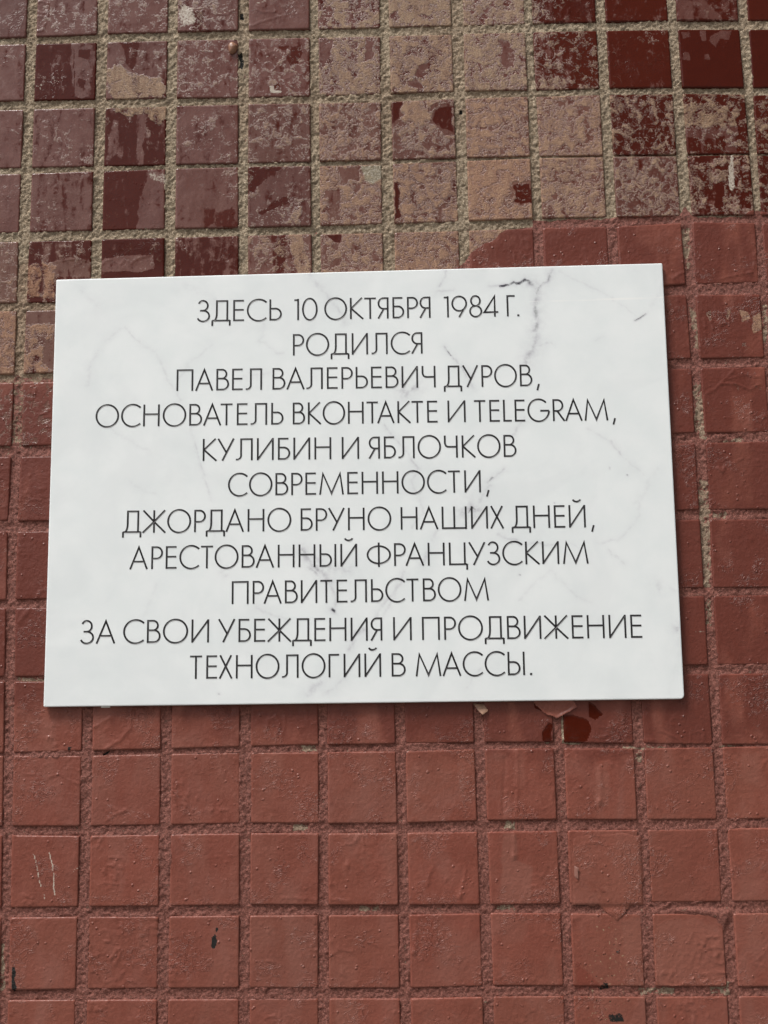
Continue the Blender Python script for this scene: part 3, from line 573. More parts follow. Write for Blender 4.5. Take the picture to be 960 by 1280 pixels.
def simple_obj(name, verts, faces, mat, parent=None, smooth=False):
    me = bpy.data.meshes.new(name)
    me.from_pydata(verts, [], faces); me.update()
    if smooth:
        for p in me.polygons: p.use_smooth = True
    me.materials.append(mat)
    return link(bpy.data.objects.new(name, me), parent)

# ------------------------------------------------------------------ node helper
class NT:
    def __init__(s, name):
        s.m = bpy.data.materials.new(name); s.m.use_nodes = True
        s.t = s.m.node_tree; s.t.nodes.clear()
        s.out = s.t.nodes.new('ShaderNodeOutputMaterial')
        s.b = s.t.nodes.new('ShaderNodeBsdfPrincipled')
        s.t.links.new(s.b.outputs[0], s.out.inputs[0])
        s.co = s.t.nodes.new('ShaderNodeTexCoord').outputs['Object']
    def plug(s, sock, v):
        if isinstance(v, bpy.types.NodeSocket): s.t.links.new(v, sock)
        elif isinstance(v, (tuple, list)) and len(v) == 3 and sock.type == 'RGBA': sock.default_value = (*v, 1)
        else: sock.default_value = v
    def math(s, op, a, b=0.0, c=None, clamp=False):
        n = s.t.nodes.new('ShaderNodeMath'); n.operation = op; n.use_clamp = clamp
        s.plug(n.inputs[0], a); s.plug(n.inputs[1], b)
        if c is not None: s.plug(n.inputs[2], c)
        return n.outputs[0]
    def noise(s, scale, detail=3.0, rough=0.5, stretch=None, dist=0.0, loc=(0, 0, 0)):
        v = s.co
        mp = s.t.nodes.new('ShaderNodeMapping')
        s.t.links.new(v, mp.inputs[0]); mp.inputs['Location'].default_value = loc
        if stretch: mp.inputs['Scale'].default_value = stretch
        n = s.t.nodes.new('ShaderNodeTexNoise'); n.noise_dimensions = '3D'
        s.t.links.new(mp.outputs[0], n.inputs['Vector'])
        n.inputs['Scale'].default_value = scale; n.inputs['Detail'].default_value = detail
        n.inputs['Roughness'].default_value = rough; n.inputs['Distortion'].default_value = dist
        return n.outputs['Fac']
    def vor(s, scale, feature='F1'):
        n = s.t.nodes.new('ShaderNodeTexVoronoi'); n.feature = feature
        s.t.links.new(s.co, n.inputs['Vector']); n.inputs['Scale'].default_value = scale
        return n.outputs['Distance']
    def mix(s, f, a, b):
        n = s.t.nodes.new('ShaderNodeMix'); n.data_type = 'RGBA'
        s.plug(n.inputs[0], f); s.plug(n.inputs[6], a); s.plug(n.inputs[7], b)
        return n.outputs[2]
    def mixf(s, f, a, b):
        n = s.t.nodes.new('ShaderNodeMix'); n.data_type = 'FLOAT'
        s.plug(n.inputs[0], f); s.plug(n.inputs[2], a); s.plug(n.inputs[3], b)
        return n.outputs[0]
    def ss(s, v, lo, hi):
        n = s.t.nodes.new('ShaderNodeMapRange'); n.interpolation_type = 'SMOOTHSTEP'
        s.plug(n.inputs[0], v); s.plug(n.inputs[1], lo); s.plug(n.inputs[2], hi)
        return n.outputs[0]
    def attr(s, name):
        n = s.t.nodes.new('ShaderNodeAttribute'); n.attribute_name = name
        q = s.t.nodes.new('ShaderNodeSeparateColor'); s.t.links.new(n.outputs['Color'], q.inputs[0])
        return q.outputs[0], q.outputs[1], q.outputs[2], n.outputs['Alpha']
    def cover(s, c, n, k=3.2, w=0.08):
        """patchy mask: coverage c broken up by noise n"""
        v = s.math('MULTIPLY_ADD', s.math('SUBTRACT', n, 0.5), k, c)
        return s.ss(v, 0.5 - w, 0.5 + w)
    def bump(s, h, strength, dist, prev=None):
        n = s.t.nodes.new('ShaderNodeBump'); n.inputs['Strength'].default_value = strength
        n.inputs['Distance'].default_value = dist; s.plug(n.inputs['Height'], h)
        if prev is not None: s.plug(n.inputs['Normal'], prev)
        return n.outputs[0]
    def done(s, col, rough, nor=None, spec=0.5, ior=1.5):
        s.plug(s.b.inputs['Base Color'], col); s.plug(s.b.inputs['Roughness'], rough)
        s.plug(s.b.inputs['Specular IOR Level'], spec); s.b.inputs['IOR'].default_value = ior
        if nor is not None: s.plug(s.b.inputs['Normal'], nor)
        return s.m

# base colours (linear)
GLAZE = (0.058, 0.0072, 0.0026)
FILM = (0.122, 0.037, 0.027)
FILM2 = (0.158, 0.063, 0.050)
TAN = (0.345, 0.225, 0.138)
TANG = (0.32, 0.225, 0.15)
ORANGE = (0.295, 0.125, 0.068)
PAINT = (0.232, 0.070, 0.048)
PAINT2 = (0.192, 0.053, 0.035)
PALE = (0.55, 0.49, 0.41)
SAND = (0.42, 0.335, 0.245)

def surface_material(name, grout=False):
    g = NT(name)
    paint, film, tan, orange = g.attr('cov')
    black, pale, red, green = g.attr('mark')
    shade, specks, bare, tid = g.attr('aux')
    n_big = g.noise(60, 4, 0.55)
    n_mid = g.noise(170, 5, 0.62, dist=0.6, loc=(3, 1, 2))
    n_str = g.noise(120, 5, 0.6, stretch=(1.5, 1, 0.42), dist=0.5, loc=(1, 5, 0))
    n_fine = g.noise(700, 4, 0.7, loc=(0, 2, 7))
    n_grain = g.noise(1500, 3, 0.7, loc=(5, 2, 1))
    if grout:
        sandc = g.mix(g.ss(n_fine, 0.40, 0.60), (0.21, 0.155, 0.10), SAND)
        sandc = g.mix(g.ss(n_grain, 0.5, 0.66), sandc, (0.56, 0.47, 0.35))
        sandc = g.mix(g.math('MULTIPLY', g.ss(n_mid, 0.5, 0.64), 0.6), sandc, (0.17, 0.135, 0.095))
        sandc = g.mix(g.math('MULTIPLY', orange, 0.35), sandc, (0.27, 0.15, 0.10))
        sandc = g.mix(g.math('MULTIPLY', g.ss(paint, 0.2, 0.6), 0.45), sandc, (0.34, 0.225, 0.165))
        base, rough = sandc, 0.95
        p0 = g.math('SUBTRACT', paint, g.math('MULTIPLY', bare, 0.62))
        pv = g.math('MULTIPLY_ADD', g.math('SUBTRACT', n_mid, 0.5), 1.9, p0)
        pv = g.math('MULTIPLY_ADD', g.math('SUBTRACT', n_fine, 0.5), 1.7, pv)
        pm = g.ss(pv, 0.42, 0.58)
        glz = None
    else:
        gl = g.mix(g.ss(tid, 0.2, 0.9), GLAZE, (0.070, 0.0095, 0.0036))
        nf = g.math('MULTIPLY_ADD', n_mid, 0.45, g.math('MULTIPLY', n_str, 0.55))
        fm = g.cover(film, g.math('MULTIPLY_ADD', n_fine, 0.13, g.math('MULTIPLY', nf, 0.87)), 4.2, 0.22)
        fcol = g.mix(g.ss(n_big, 0.35, 0.65), FILM, FILM2)
        fcol = g.mix(g.math('MULTIPLY', orange, 0.8), fcol, (0.20, 0.10, 0.068))
        fcol = g.mix(g.math('MULTIPLY', g.ss(n_fine, 0.54, 0.72), 0.16), fcol, (0.28, 0.18, 0.155))
        var = g.t.nodes.new('ShaderNodeTexWhiteNoise'); var.noise_dimensions = '1D'; g.plug(var.inputs['W'], tid)
        fcol = g.mix(g.math('MULTIPLY', var.outputs['Value'], 0.55), fcol, (0.070, 0.019, 0.013))
        fa = g.math('MULTIPLY', fm, g.mixf(g.ss(n_str, 0.35, 0.65), 0.72, 0.97))
        base = g.mix(fa, gl, fcol)
        nt = g.math('MULTIPLY_ADD', n_mid, 0.66, g.math('MULTIPLY', n_fine, 0.34))
        tm = g.math('MULTIPLY', g.cover(g.math('SUBTRACT', tan, 0.12), nt, 5.0, 0.34), g.ss(tan, 0.0, 0.35))
        tcol = g.mix(g.ss(n_fine, 0.35, 0.65), TANG, TAN)
        tcol = g.mix(orange, tcol, g.mix(g.ss(n_mid, 0.35, 0.65), ORANGE, (0.36, 0.195, 0.115)))
        tcol = g.mix(g.math('MULTIPLY', g.ss(n_grain, 0.48, 0.60), 0.62), tcol, (0.16, 0.092, 0.062))
        tcol = g.mix(g.math('MULTIPLY', g.ss(n_grain, 0.47, 0.36), 0.35), tcol, (0.50, 0.42, 0.32))
        base = g.mix(g.math('MULTIPLY', tm, g.mixf(g.ss(n_str, 0.36, 0.60), 0.58, 0.90)), base, tcol)
        rough = g.mixf(fm, 0.13, g.mixf(g.ss(n_mid, 0.3, 0.7), 0.14, 0.32))
        rough = g.mixf(tm, rough, 0.82)
        pv = g.math('MULTIPLY_ADD', g.math('SUBTRACT', n_mid, 0.5), 1.0, paint)
        pm = g.ss(pv, 0.45, 0.55)
    # marks under / over the paint
    pc = g.mix(g.ss(n_big, 0.3, 0.7), PAINT, PAINT2)
    pc = g.mix(g.math('MULTIPLY', g.ss(g.noise(9, 3, 0.5), 0.35, 0.7), 0.5), pc, (0.20, 0.072, 0.048))
    pc = g.mix(g.math('MULTIPLY', g.ss(n_fine, 0.55, 0.70), 0.28), pc, (0.30, 0.135, 0.105))
    pc = g.mix(g.math('MULTIPLY', g.ss(n_fine, 0.46, 0.34), 0.25), pc, (0.12, 0.035, 0.024))
    dust = g.ss(g.noise(26, 5, 0.65, stretch=(1, 1, 0.6), dist=0.8, loc=(11, 3, 5)), 0.46, 0.70)
    pc = g.mix(g.math('MULTIPLY', dust, 0.34), pc, (0.275, 0.125, 0.10))
    pc = g.mix(g.math('MULTIPLY', g.ss(n_grain, 0.69, 0.74), 0.3), pc, (0.40, 0.25, 0.20))
    pc = g.mix(g.math('MULTIPLY', g.math('MAXIMUM', shade, 0.0), 0.5), pc, (0.26, 0.108, 0.08))
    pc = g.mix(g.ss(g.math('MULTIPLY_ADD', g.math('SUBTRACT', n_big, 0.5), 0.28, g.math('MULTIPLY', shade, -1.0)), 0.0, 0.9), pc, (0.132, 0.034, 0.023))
    if grout:
        pc = g.mix(g.ss(n_fine, 0.38, 0.64), (0.125, 0.039, 0.028), (0.262, 0.096, 0.072))
        pc = g.mix(g.math('MULTIPLY', g.ss(n_grain, 0.56, 0.70), 0.5), pc, (0.36, 0.20, 0.165))
    if not grout:
        pc = g.mix(g.math('MULTIPLY', g.math('SUBTRACT', 1.0, var.outputs['Value']), 0.22), pc, (0.130, 0.040, 0.030))
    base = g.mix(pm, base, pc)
    prough = g.mixf(g.ss(n_mid, 0.3, 0.7), 0.28, 0.42)
    rough = g.mixf(pm, rough, 0.62 if grout else prough)
    base = g.mix(g.math('MULTIPLY', g.math('MULTIPLY', g.cover(pale, n_fine, 2.2, 0.30), g.ss(pale, 0.05, 0.3)), 0.75), base, PALE)
    base = g.mix(g.math('MULTIPLY', g.math('MULTIPLY', g.cover(red, n_mid, 2.0, 0.25), g.ss(red, 0.02, 0.3)), 0.5), base, (0.16, 0.03, 0.018))
    base = g.mix(g.math('MULTIPLY', green, 0.75), base, (0.27, 0.25, 0.17))
    sp = g.math('MULTIPLY', specks, g.ss(g.noise(520, 2, 0.5, loc=(9, 9, 9)), 0.65, 0.70))
    base = g.mix(g.math('MULTIPLY', sp, 0.7), base, (0.34, 0.24, 0.15))
    sp2 = g.math('MULTIPLY', specks, g.ss(g.noise(420, 2, 0.5, loc=(4, 9, 1)), 0.66, 0.71))
    base = g.mix(g.math('MULTIPLY', sp2, 0.8), base, (0.03, 0.02, 0.012))
    base = g.mix(g.math('MULTIPLY', g.cover(black, n_fine, 1.6, 0.12), g.ss(black, 0.05, 0.3)), base, (0.010, 0.009, 0.008))
    rough = g.mixf(black, rough, 0.7)
    # relief finer than the mesh
    if grout:
        h = g.math('MULTIPLY', g.math('MULTIPLY_ADD', n_grain, 0.5, n_fine), g.mixf(pm, 1.0, 0.6))
        nor = g.bump(h, 0.9, 0.0016)
    else:
        h = g.math('MULTIPLY', g.noise(420, 4, 0.55, loc=(2, 2, 2)), g.mixf(pm, g.mixf(fm, 0.10, 0.30), 0.8))
        h = g.math('ADD', h, g.math('MULTIPLY', g.math('MULTIPLY', tm, g.math('SUBTRACT', 1.0, pm)), g.math('MULTIPLY', n_fine, 1.3)))
        h = g.math('ADD', h, g.math('MULTIPLY', pm, 0.35))
        # crinkled skins and pimples in the paint
        cr = g.math('ABSOLUTE', g.math('SUBTRACT', g.noise(250, 3, 0.55, dist=1.0, loc=(6, 1, 3)), 0.5))
        cr = g.math('MULTIPLY', g.ss(cr, 0.055, 0.0), g.ss(g.noise(38, 3, 0.5, loc=(2, 8, 3)), 0.50, 0.66))
        h = g.math('ADD', h, g.math('MULTIPLY', g.math('MULTIPLY', cr, g.mixf(pm, g.mixf(tm, 0.14, 0.0), 1.0)), 0.75))
        vp = g.math('MULTIPLY', g.ss(g.vor(230), 0.26, 0.06), g.ss(g.noise(90, 2, 0.5, loc=(7, 7, 1)), 0.53, 0.60))
        h = g.math('ADD', h, g.math('MULTIPLY', vp, g.mixf(pm, 0.2, 0.9)))
        h = g.math('ADD', h, g.math('MULTIPLY', g.noise(55, 2, 0.5, loc=(8, 3, 8)), g.mixf(pm, 1.3, 0.6)))
        nor = g.bump(h, 0.75, 0.0006)
    spec = 0.3 if grout else g.mixf(pm, g.mixf(fm, 0.24, 0.50), 0.30)
    return g.done(base, rough, nor, spec)

MAT_TILE = surface_material('weathered_tile')
MAT_GROUT = surface_material('sandy_grout', True)

def flat_material(name, col, rough, var=0.15, scale=40, bump=0.0, bs=400):
    g = NT(name)
    n = g.noise(scale, 4, 0.6)
    c2 = tuple(c * (1 - var) for c in col)
    nor = g.bump(g.noise(bs, 4, 0.6), 0.5, bump) if bump else None
    return g.done(g.mix(g.ss(n, 0.35, 0.65), c2, col), rough, nor)

# ------------------------------------------------------------------ setting: pavement
def ground_material():
    g = NT('pavement_concrete')
    a = g.noise(900, 3, 0.7); b = g.noise(3, 4, 0.6)
    c = g.mix(g.ss(a, 0.35, 0.65), (0.17, 0.16, 0.145), (0.25, 0.24, 0.22))
    c = g.mix(g.math('MULTIPLY', g.ss(b, 0.4, 0.7), 0.4), c, (0.14, 0.13, 0.115))
    return g.done(c, 0.9, g.bump(a, 0.6, 0.003))
ground = simple_obj('pavement', [(-120, -160, 0), (120, -160, 0), (120, 40, 0), (-120, 40, 0)], [(0, 1, 2, 3)], ground_material())
ground['kind'] = 'structure'

# ------------------------------------------------------------------ the wall
wall = link(bpy.data.objects.new('tiled_wall', None))
wall.location = (0, 0, 0)
wall['label'] = 'weathered mosaic tile wall, brown paint over its lower part, bare dark red tiles above'
wall['category'] = 'wall'

PITCH = 51.0
def col_edges(k, z):
    """right edge of tile k and left edge of tile k+1 at height z (mm)"""
    n = len(COLS)
    kk = min(max(k, 0), n - 1)
    t = COLS[kk]
    zs = [e[0] for e in t]
    off = (k - kk) * PITCH
    return (float(np.interp(z, zs, [e[1] for e in t])) + off, float(np.interp(z, zs, [e[2] for e in t])) + off)
def row_edges(k, x):
    """bottom of tile row k and top of row k+1 at x (mm)"""
    n = len(ROWS)
    kk = min(max(k, 0), n - 1)
    t = ROWS[kk]
    xs = [e[0] for e in t]
    off = -(k - kk) * PITCH
    return (float(np.interp(x, xs, [e[1] for e in t])) + off, float(np.interp(x, xs, [e[2] for e in t])) + off)
def tile_quad(r, c):
    """corner points TL TR BR BL of tile in row r and column c (mm)"""
    q = []
    xm = 0.5 * (col_edges(c - 1, 0)[1] + col_edges(c, 0)[0])
    zt0, zb0 = row_edges(r - 1, xm)[1], row_edges(r, xm)[0]
    for (right, top) in ((0, 1), (1, 1), (1, 0), (0, 0)):
        z = zt0 if top else zb0
        for it in range(2):
            x = col_edges(c, z)[0] if right else col_edges(c - 1, z)[1]
            z = row_edges(r - 1, x)[1] if top else row_edges(r, x)[0]
        q.append((x, z))
    return q
FX = [p[0] for p in FRAME]; FZ = [p[1] for p in FRAME]
VX0, VX1, VZ0, VZ1 = min(FX) - 14, max(FX) + 14, min(FZ) - 14, max(FZ) + 14

def edge_param(n, width, b=2.6):
    """n+1 samples across a tile, denser in the bevel"""
    e = np.array([0, 0.0, 0.25, 0.6, 1.0, 1.6, b]) / width
    m = np.linspace(b / width, 1 - b / width, n - 11)
    return np.concatenate([e[:-1], m, 1 - e[:-1][::-1]])

DEPTH = 3.4
T_co, T_h, T_id, T_f, T_key = [], [], [], [], []
nv = 0
def add_tile(r, c, hi):
    global nv
    q = np.array(tile_quad(r, c))
    w = abs(q[1, 0] - q[0, 0]); hgt = abs(q[0, 1] - q[3, 1])
    if hi:
        us = edge_param(58, w); vs = edge_param(58, hgt)
    else:
        us = np.array([0, 0, 1.0 / w, 2.4 / w, 1 - 2.4 / w, 1 - 1.0 / w, 1, 1]); vs = us
    U, Vv = np.meshgrid(us, vs, indexing='xy')
    x = (q[0, 0] * (1 - U) + q[1, 0] * U) * (1 - Vv) + (q[3, 0] * (1 - U) + q[2, 0] * U) * Vv
    z = (q[0, 1] * (1 - U) + q[1, 1] * U) * (1 - Vv) + (q[3, 1] * (1 - U) + q[2, 1] * U) * Vv
    # rounded corners: inside distance of a rounded rectangle
    rc = 1.4
    ax = np.abs(U - .5) * w - (w / 2 - rc); az = np.abs(Vv - .5) * hgt - (hgt / 2 - rc)
    e = rc - (np.hypot(np.maximum(ax, 0), np.maximum(az, 0)) + np.minimum(np.maximum(ax, az), 0))
    br = 1.05
    ee = np.clip(e, 0, br)
    drop = (br - np.sqrt(np.maximum(br * br - (br - ee) ** 2, 0))) * 0.75
    drop = drop + np.clip(-e, 0, 1) * 1.5
    rim = np.zeros_like(drop, bool); rim[0, :] = rim[-1, :] = True; rim[:, 0] = rim[:, -1] = True
    rs = np.random.default_rng((r + 60) * 977 + (c + 90))
    tx, tz, o, tid = rs.normal(0, .0075 if r < 5 else .0045), rs.normal(0, .0075 if r < 5 else .0045), rs.normal(0, .16), rs.random()
    h = o + (U - .5) * w * tx + (Vv - .5) * hgt * tz - drop
    h = h + 0.10 * vnoise(x / 19 + r * 3.1, z / 19 + c * 5.7, 40) * np.clip(e / 4, 0, 1)
    h = np.where(rim, -DEPTH, h)
    n_r, n_c = U.shape
    T_co.append(np.stack([x.ravel(), z.ravel()], 1)); T_h.append(h.ravel())
    T_id.append(np.full(x.size, tid)); T_key.append(np.tile(np.array([[r, c]]), (x.size, 1)))
    i = np.arange(n_r * n_c).reshape(n_r, n_c) + nv
    T_f.append(np.stack([i[:-1, :-1].ravel(), i[1:, :-1].ravel(), i[1:, 1:].ravel(), i[:-1, 1:].ravel()], 1))
    nv += x.size

PXmin, PXmax = min(p[0] for p in PANEL), max(p[0] for p in PANEL)
PZmin, PZmax = min(p[1] for p in PANEL), max(p[1] for p in PANEL)
quads = {}
for r in range(-19, 52):
    for c in range(-27, 38):
        q = tile_quad(r, c)
        if q[3][1] < -BASE * 1000 + 4 or q[0][1] > 1400: continue
        quads[(r, c)] = q
        xs = [p[0] for p in q]; zs = [p[1] for p in q]
        vis = max(xs) > VX0 and min(xs) < VX1 and max(zs) > VZ0 and min(zs) < VZ1
        hid = min(xs) > PXmin + 30 and max(xs) < PXmax - 22 and min(zs) > PZmin + 18 and max(zs) < PZmax - 8
        add_tile(r, c, vis and not hid)
T_co = np.concatenate(T_co); T_h = np.concatenate(T_h); T_id = np.concatenate(T_id); T_key = np.concatenate(T_key); T_f = np.concatenate(T_f)

PAINT_TOP = [f for f in FEAT if f[0] == 'paint'][0]
def coverage(x, z, key=None):
    """all the stain, film and paint channels at points x, z (mm)"""
    n = len(x)
    ch = {k: np.zeros(n) for k in ('paint', 'film', 'tan', 'orange', 'black', 'pale', 'red', 'green', 'specks', 'gbare', 'shade', 'maroon')}
    if key is not None:
        r, c = key[:, 0], key[:, 1]
        TT = np.array(TILES, float)
        rr = np.clip(r, 0, TT.shape[0] - 1); cc = np.clip(c, 0, TT.shape[1] - 1)
        v = TT[rr, cc]
        out = (r < 0) | (c < 0) | (c > 11)
        rnd = fbm(x, z, 90, 2, 60)
        ch['film'] = np.where(out, 0.6 + 0.5 * rnd, v[:, 0]); ch['tan'] = np.where(out, 0.22 + 0.4 * fbm(x, z, 120, 2, 64), v[:, 1])
        ch['orange'] = np.where(out, 0.3, v[:, 2])
        # a little drift inside each tile
        ch['film'] = ch['film'] + 0.16 * fbm(x, z, 26, 2, 70)
        ch['tan'] = ch['tan'] + 0.16 * fbm(x, z, 22, 2, 74)
    else:
        ch['orange'] = np.clip(0.15 + 0.5 * fbm(x, z, 70, 2, 80), 0, 1)
    # slightly greyer painted streaks that run down the lower tiles
    ch['shade'] = np.clip(fbm(x, z * 0.35, 16, 3, 120) * 1.2 - 0.15, 0, 1)
    wx1, wz1 = fbm(x, z, 7, 3, 90), fbm(x, z, 7, 3, 95)
    for name, val, soft, warp, P in FEAT:
        if key is not None and name == 'gbare': continue
        if key is None and name in ('film', 'tan', 'green'): continue
        pad = soft + warp * 1.5 + 2
        xs = [p[0] for p in P]; zs = [p[1] for p in P]
        m = (x > min(xs) - pad) & (x < max(xs) + pad) & (z > min(zs) - pad) & (z < max(zs) + pad)
        if not m.any(): continue
        sd = poly_sd(x[m] + warp * 1.4 * wx1[m], z[m] + warp * 1.4 * wz1[m], P)
        a = sstep(-soft, soft, sd)
        ch[name][m] = ch[name][m] * (1 - a) + val * a
    for name, val, w, P in LINES:
        xs = [p[0] for p in P]; zs = [p[1] for p in P]
        m = (x > min(xs) - 4) & (x < max(xs) + 4) & (z > min(zs) - 4) & (z < max(zs) + 4)
        if not m.any(): continue
        d = np.full(m.sum(), 1e9)
        for a, b in zip(P[:-1], P[1:]):
            d = np.minimum(d, seg_dist(x[m] + .5 * wx1[m], z[m] + .5 * wz1[m], a, b))
        a = 1 - sstep(w * .45, w * 1.0, d)
        ch[name][m] = ch[name][m] * (1 - a) + val * a
    return ch
def relief(x, z, ch, grout=False):
    """height in mm added by paint texture, pimples, runs and wrinkles"""
    p = np.clip(ch['paint'], 0, 1)
    h = 0.07 * fbm(x, z, 4.5, 2, 130) * (0.35 + 0.65 * p)
    # wrinkled skins of old paint in patches
    wm = sstep(0.15, 0.5, fbm(x, z, 34, 2, 140)) * sstep(-.1, .35, fbm(x, z, 11, 2, 143))
    rid = 1 - np.abs(fbm(x + 2 * vnoise(x / 6, z / 6, 150), z, 5.5, 3, 146)) * 3.2
    h = h + wm * np.clip(rid, 0, 1) ** 2 * (0.14 + 0.34 * p)
    # pimples
    g = 5.2
    ci, cj = np.floor(x / g), np.floor(z / g)
    for di in (-1, 0, 1):
        for dj in (-1, 0, 1):
            a = ci + di; b = cj + dj
            ia = a.astype(np.int64) & 255; ib = b.astype(np.int64) & 255
            for s in (160,):
                for k in range(4):
                    if s + k not in _P: _P[s + k] = perm(1000 + s + k)
                px = (a + _P[s][ia, ib]) * g; pz = (b + _P[s + 1][ia, ib]) * g
                rr = 0.45 + 0.8 * _P[s + 2][ia, ib] ** 3
                on = _P[s + 3][ia, ib] < (0.22 + 0.16 * vnoise(px / 40, pz / 40, 170))
                d2 = (x - px) ** 2 + (z - pz) ** 2
                h = h + np.where(on, 0.30 * rr * np.exp(-d2 / (rr * rr) * 1.6), 0) * (0.25 + 0.75 * p)
    wx1, wz1 = fbm(x, z, 5, 2, 180), fbm(x, z, 5, 2, 184)
    for w, hh, P in DRIPS:
        xs = [q[0] for q in P]; zs = [q[1] for q in P]
        m = (x > min(xs) - 5) & (x < max(xs) + 5) & (z > min(zs) - 5) & (z < max(zs) + 5)
        if not m.any(): continue
        d = np.full(m.sum(), 1e9)
        for a, b in zip(P[:-1], P[1:]):
            d = np.minimum(d, seg_dist(x[m] + .8 * wx1[m], z[m] + .8 * wz1[m], a, b))
        h[m] += hh * np.exp(-(d / w) ** 2 * 1.6)
    return h

xT, zT = T_co[:, 0], T_co[:, 1]
cov = coverage(xT, zT, T_key)
rim = T_h <= -DEPTH + 1e-6
rel = relief(xT, zT, cov)
# paint film has its own thickness; where it flaked off the surface steps back
hT = T_h + np.where(rim, 0, rel + 0.16 * np.clip(cov['paint'], 0, 1) + 0.05 * np.clip(cov['tan'], 0, 1))
co = np.stack([xT / 1000, -hT / 1000, zT / 1000 + BASE], 1)
me = np_mesh('tiles', co, [T_f])
def write_cov(me, ch, tid):
    set_col(me, 'cov', np.stack([ch['paint'], ch['film'], ch['tan'], ch['orange']], 1))
    set_col(me, 'mark', np.stack([ch['black'], ch['pale'], ch['red'], ch['green']], 1))
    set_col(me, 'aux', np.stack([ch['shade'] - ch['maroon'], ch['specks'], ch['gbare'], tid], 1))
write_cov(me, cov, T_id)
me.materials.append(MAT_TILE)
tiles = link(bpy.data.objects.new('tiles', me), wall)

# grout: a fine sandy bed between the tiles of the part one sees, a plain bed elsewhere
def grout_bed():
    st = 0.72
    gx = np.arange(VX0 - 20, VX1 + 20, st); gz = np.arange(VZ0 - 20, VZ1 + 20, st)
    X, Z = np.meshgrid(gx, gz, indexing='xy')
    inside = np.zeros(X.shape, bool); edge = np.full(X.shape, 9.0, np.float32)
    for (r, c), q in quads.items():
        x0 = max(q[0][0], q[3][0]); x1 = min(q[1][0], q[2][0]); z1 = min(q[0][1], q[1][1]); z0 = max(q[2][1], q[3][1])
        i0, i1 = np.searchsorted(gx, [x0 + 1.4, x1 - 1.4]); j0, j1 = np.searchsorted(gz, [z0 + 1.4, z1 - 1.4])
        if i1 > i0 and j1 > j0: inside[j0:j1, i0:i1] = True
        i0, i1 = np.searchsorted(gx, [x0 - 6, x1 + 6]); j0, j1 = np.searchsorted(gz, [z0 - 6, z1 + 6])
        if i1 > i0 and j1 > j0:
            xx = X[j0:j1, i0:i1]; zz = Z[j0:j1, i0:i1]
            d = np.maximum(np.maximum(x0 - xx, xx - x1), np.maximum(z0 - zz, zz - z1))
            edge[j0:j1, i0:i1] = np.minimum(edge[j0:j1, i0:i1], d)
    mort = poly_sd(X.ravel() + 1.2 * fbm(X.ravel(), Z.ravel(), 6, 2, 200), Z.ravel() + 1.2 * fbm(X.ravel(), Z.ravel(), 6, 2, 204), PTS['mortar']).reshape(X.shape)
    inside &= ~(mort > -1.5)
    keepv = ~inside
    kq = keepv[:-1, :-1] & keepv[1:, :-1] & keepv[1:, 1:] & keepv[:-1, 1:]
    used = np.zeros(X.shape, bool)
    used[:-1, :-1] |= kq; used[1:, :-1] |= kq; used[1:, 1:] |= kq; used[:-1, 1:] |= kq
    idx = np.full(X.shape, -1, np.int64); idx[used] = np.arange(used.sum())
    x = X[used]; z = Z[used]; e = edge[used]; mo = mort[used]
    ch = coverage(x, z)
    p = np.clip(ch['paint'] - ch['gbare'], 0, 1)
    # unpainted joint below a painted one keeps the sandy look
    h = -0.95 + 0.45 * fbm(x, z, 30, 2, 210) - 0.10 * np.clip(e, 0, 3) + 0.42 * p
    h = h + (0.55 - .18 * p) * fbm(x, z, 2.6, 2, 214) + (0.50 - .22 * p) * fbm(x, z, 1.45, 1, 218) + 0.3 * np.clip(fbm(x, z, 6, 2, 222), 0, 1)
    # narrow hollows along the lower edge of a tile
    h = h - 0.5 * sstep(0.1, 0.6, fbm(x, z, 14, 2, 226)) * sstep(1.6, 0.2, e)
    h = h - 1.0 * np.clip(ch['black'], 0, 1)
    up = sstep(-1.0, 3.0, mo)
    h = h * (1 - up) + up * (0.75 + 0.35 * fbm(x, z, 3.0, 3, 230)) 
    h = np.where((mo < -0.2) & (e < -0.9), -2.0, h)
    co = np.stack([x / 1000, -h / 1000, z / 1000 + BASE], 1)
    f = np.stack([idx[:-1, :-1][kq], idx[:-1, 1:][kq], idx[1:, 1:][kq], idx[1:, :-1][kq]], 1)
    # plain surround, four strips
    n0 = len(co)
    bx0, bx1 = gx[0] / 1000, gx[-1] / 1000; bz0, bz1 = gz[0] / 1000 + BASE, gz[-1] / 1000 + BASE
    ox0, ox1, oz0, oz1 = -1.62, 1.95, 0.002, BASE + 1.42
    yy = 0.0013
    ex = np.array([(ox0, yy, oz0), (ox1, yy, oz0), (ox1, yy, bz0), (ox0, yy, bz0), (ox0, yy, bz1), (ox1, yy, bz1), (ox1, yy, oz1), (ox0, yy, oz1),
                   (bx0, yy, bz0), (bx0, yy, bz1), (bx1, yy, bz0), (bx1, yy, bz1)])
    co = np.concatenate([co, ex])
    f2 = np.array([(0, 1, 2, 3), (4, 5, 6, 7), (3, 8, 9, 4), (10, 2, 5, 11)]) + n0
    me = np_mesh('grout', co, [f, f2])
    for k in ch:
        extra = np.zeros(12)
        if k == 'paint': extra[:4] = 1; extra[[8, 10]] = 1
        ch[k] = np.concatenate([ch[k], extra])
    write_cov(me, ch, np.zeros(len(co)))
    me.materials.append(MAT_GROUT)
    return link(bpy.data.objects.new('grout', me), wall)
grout_bed()

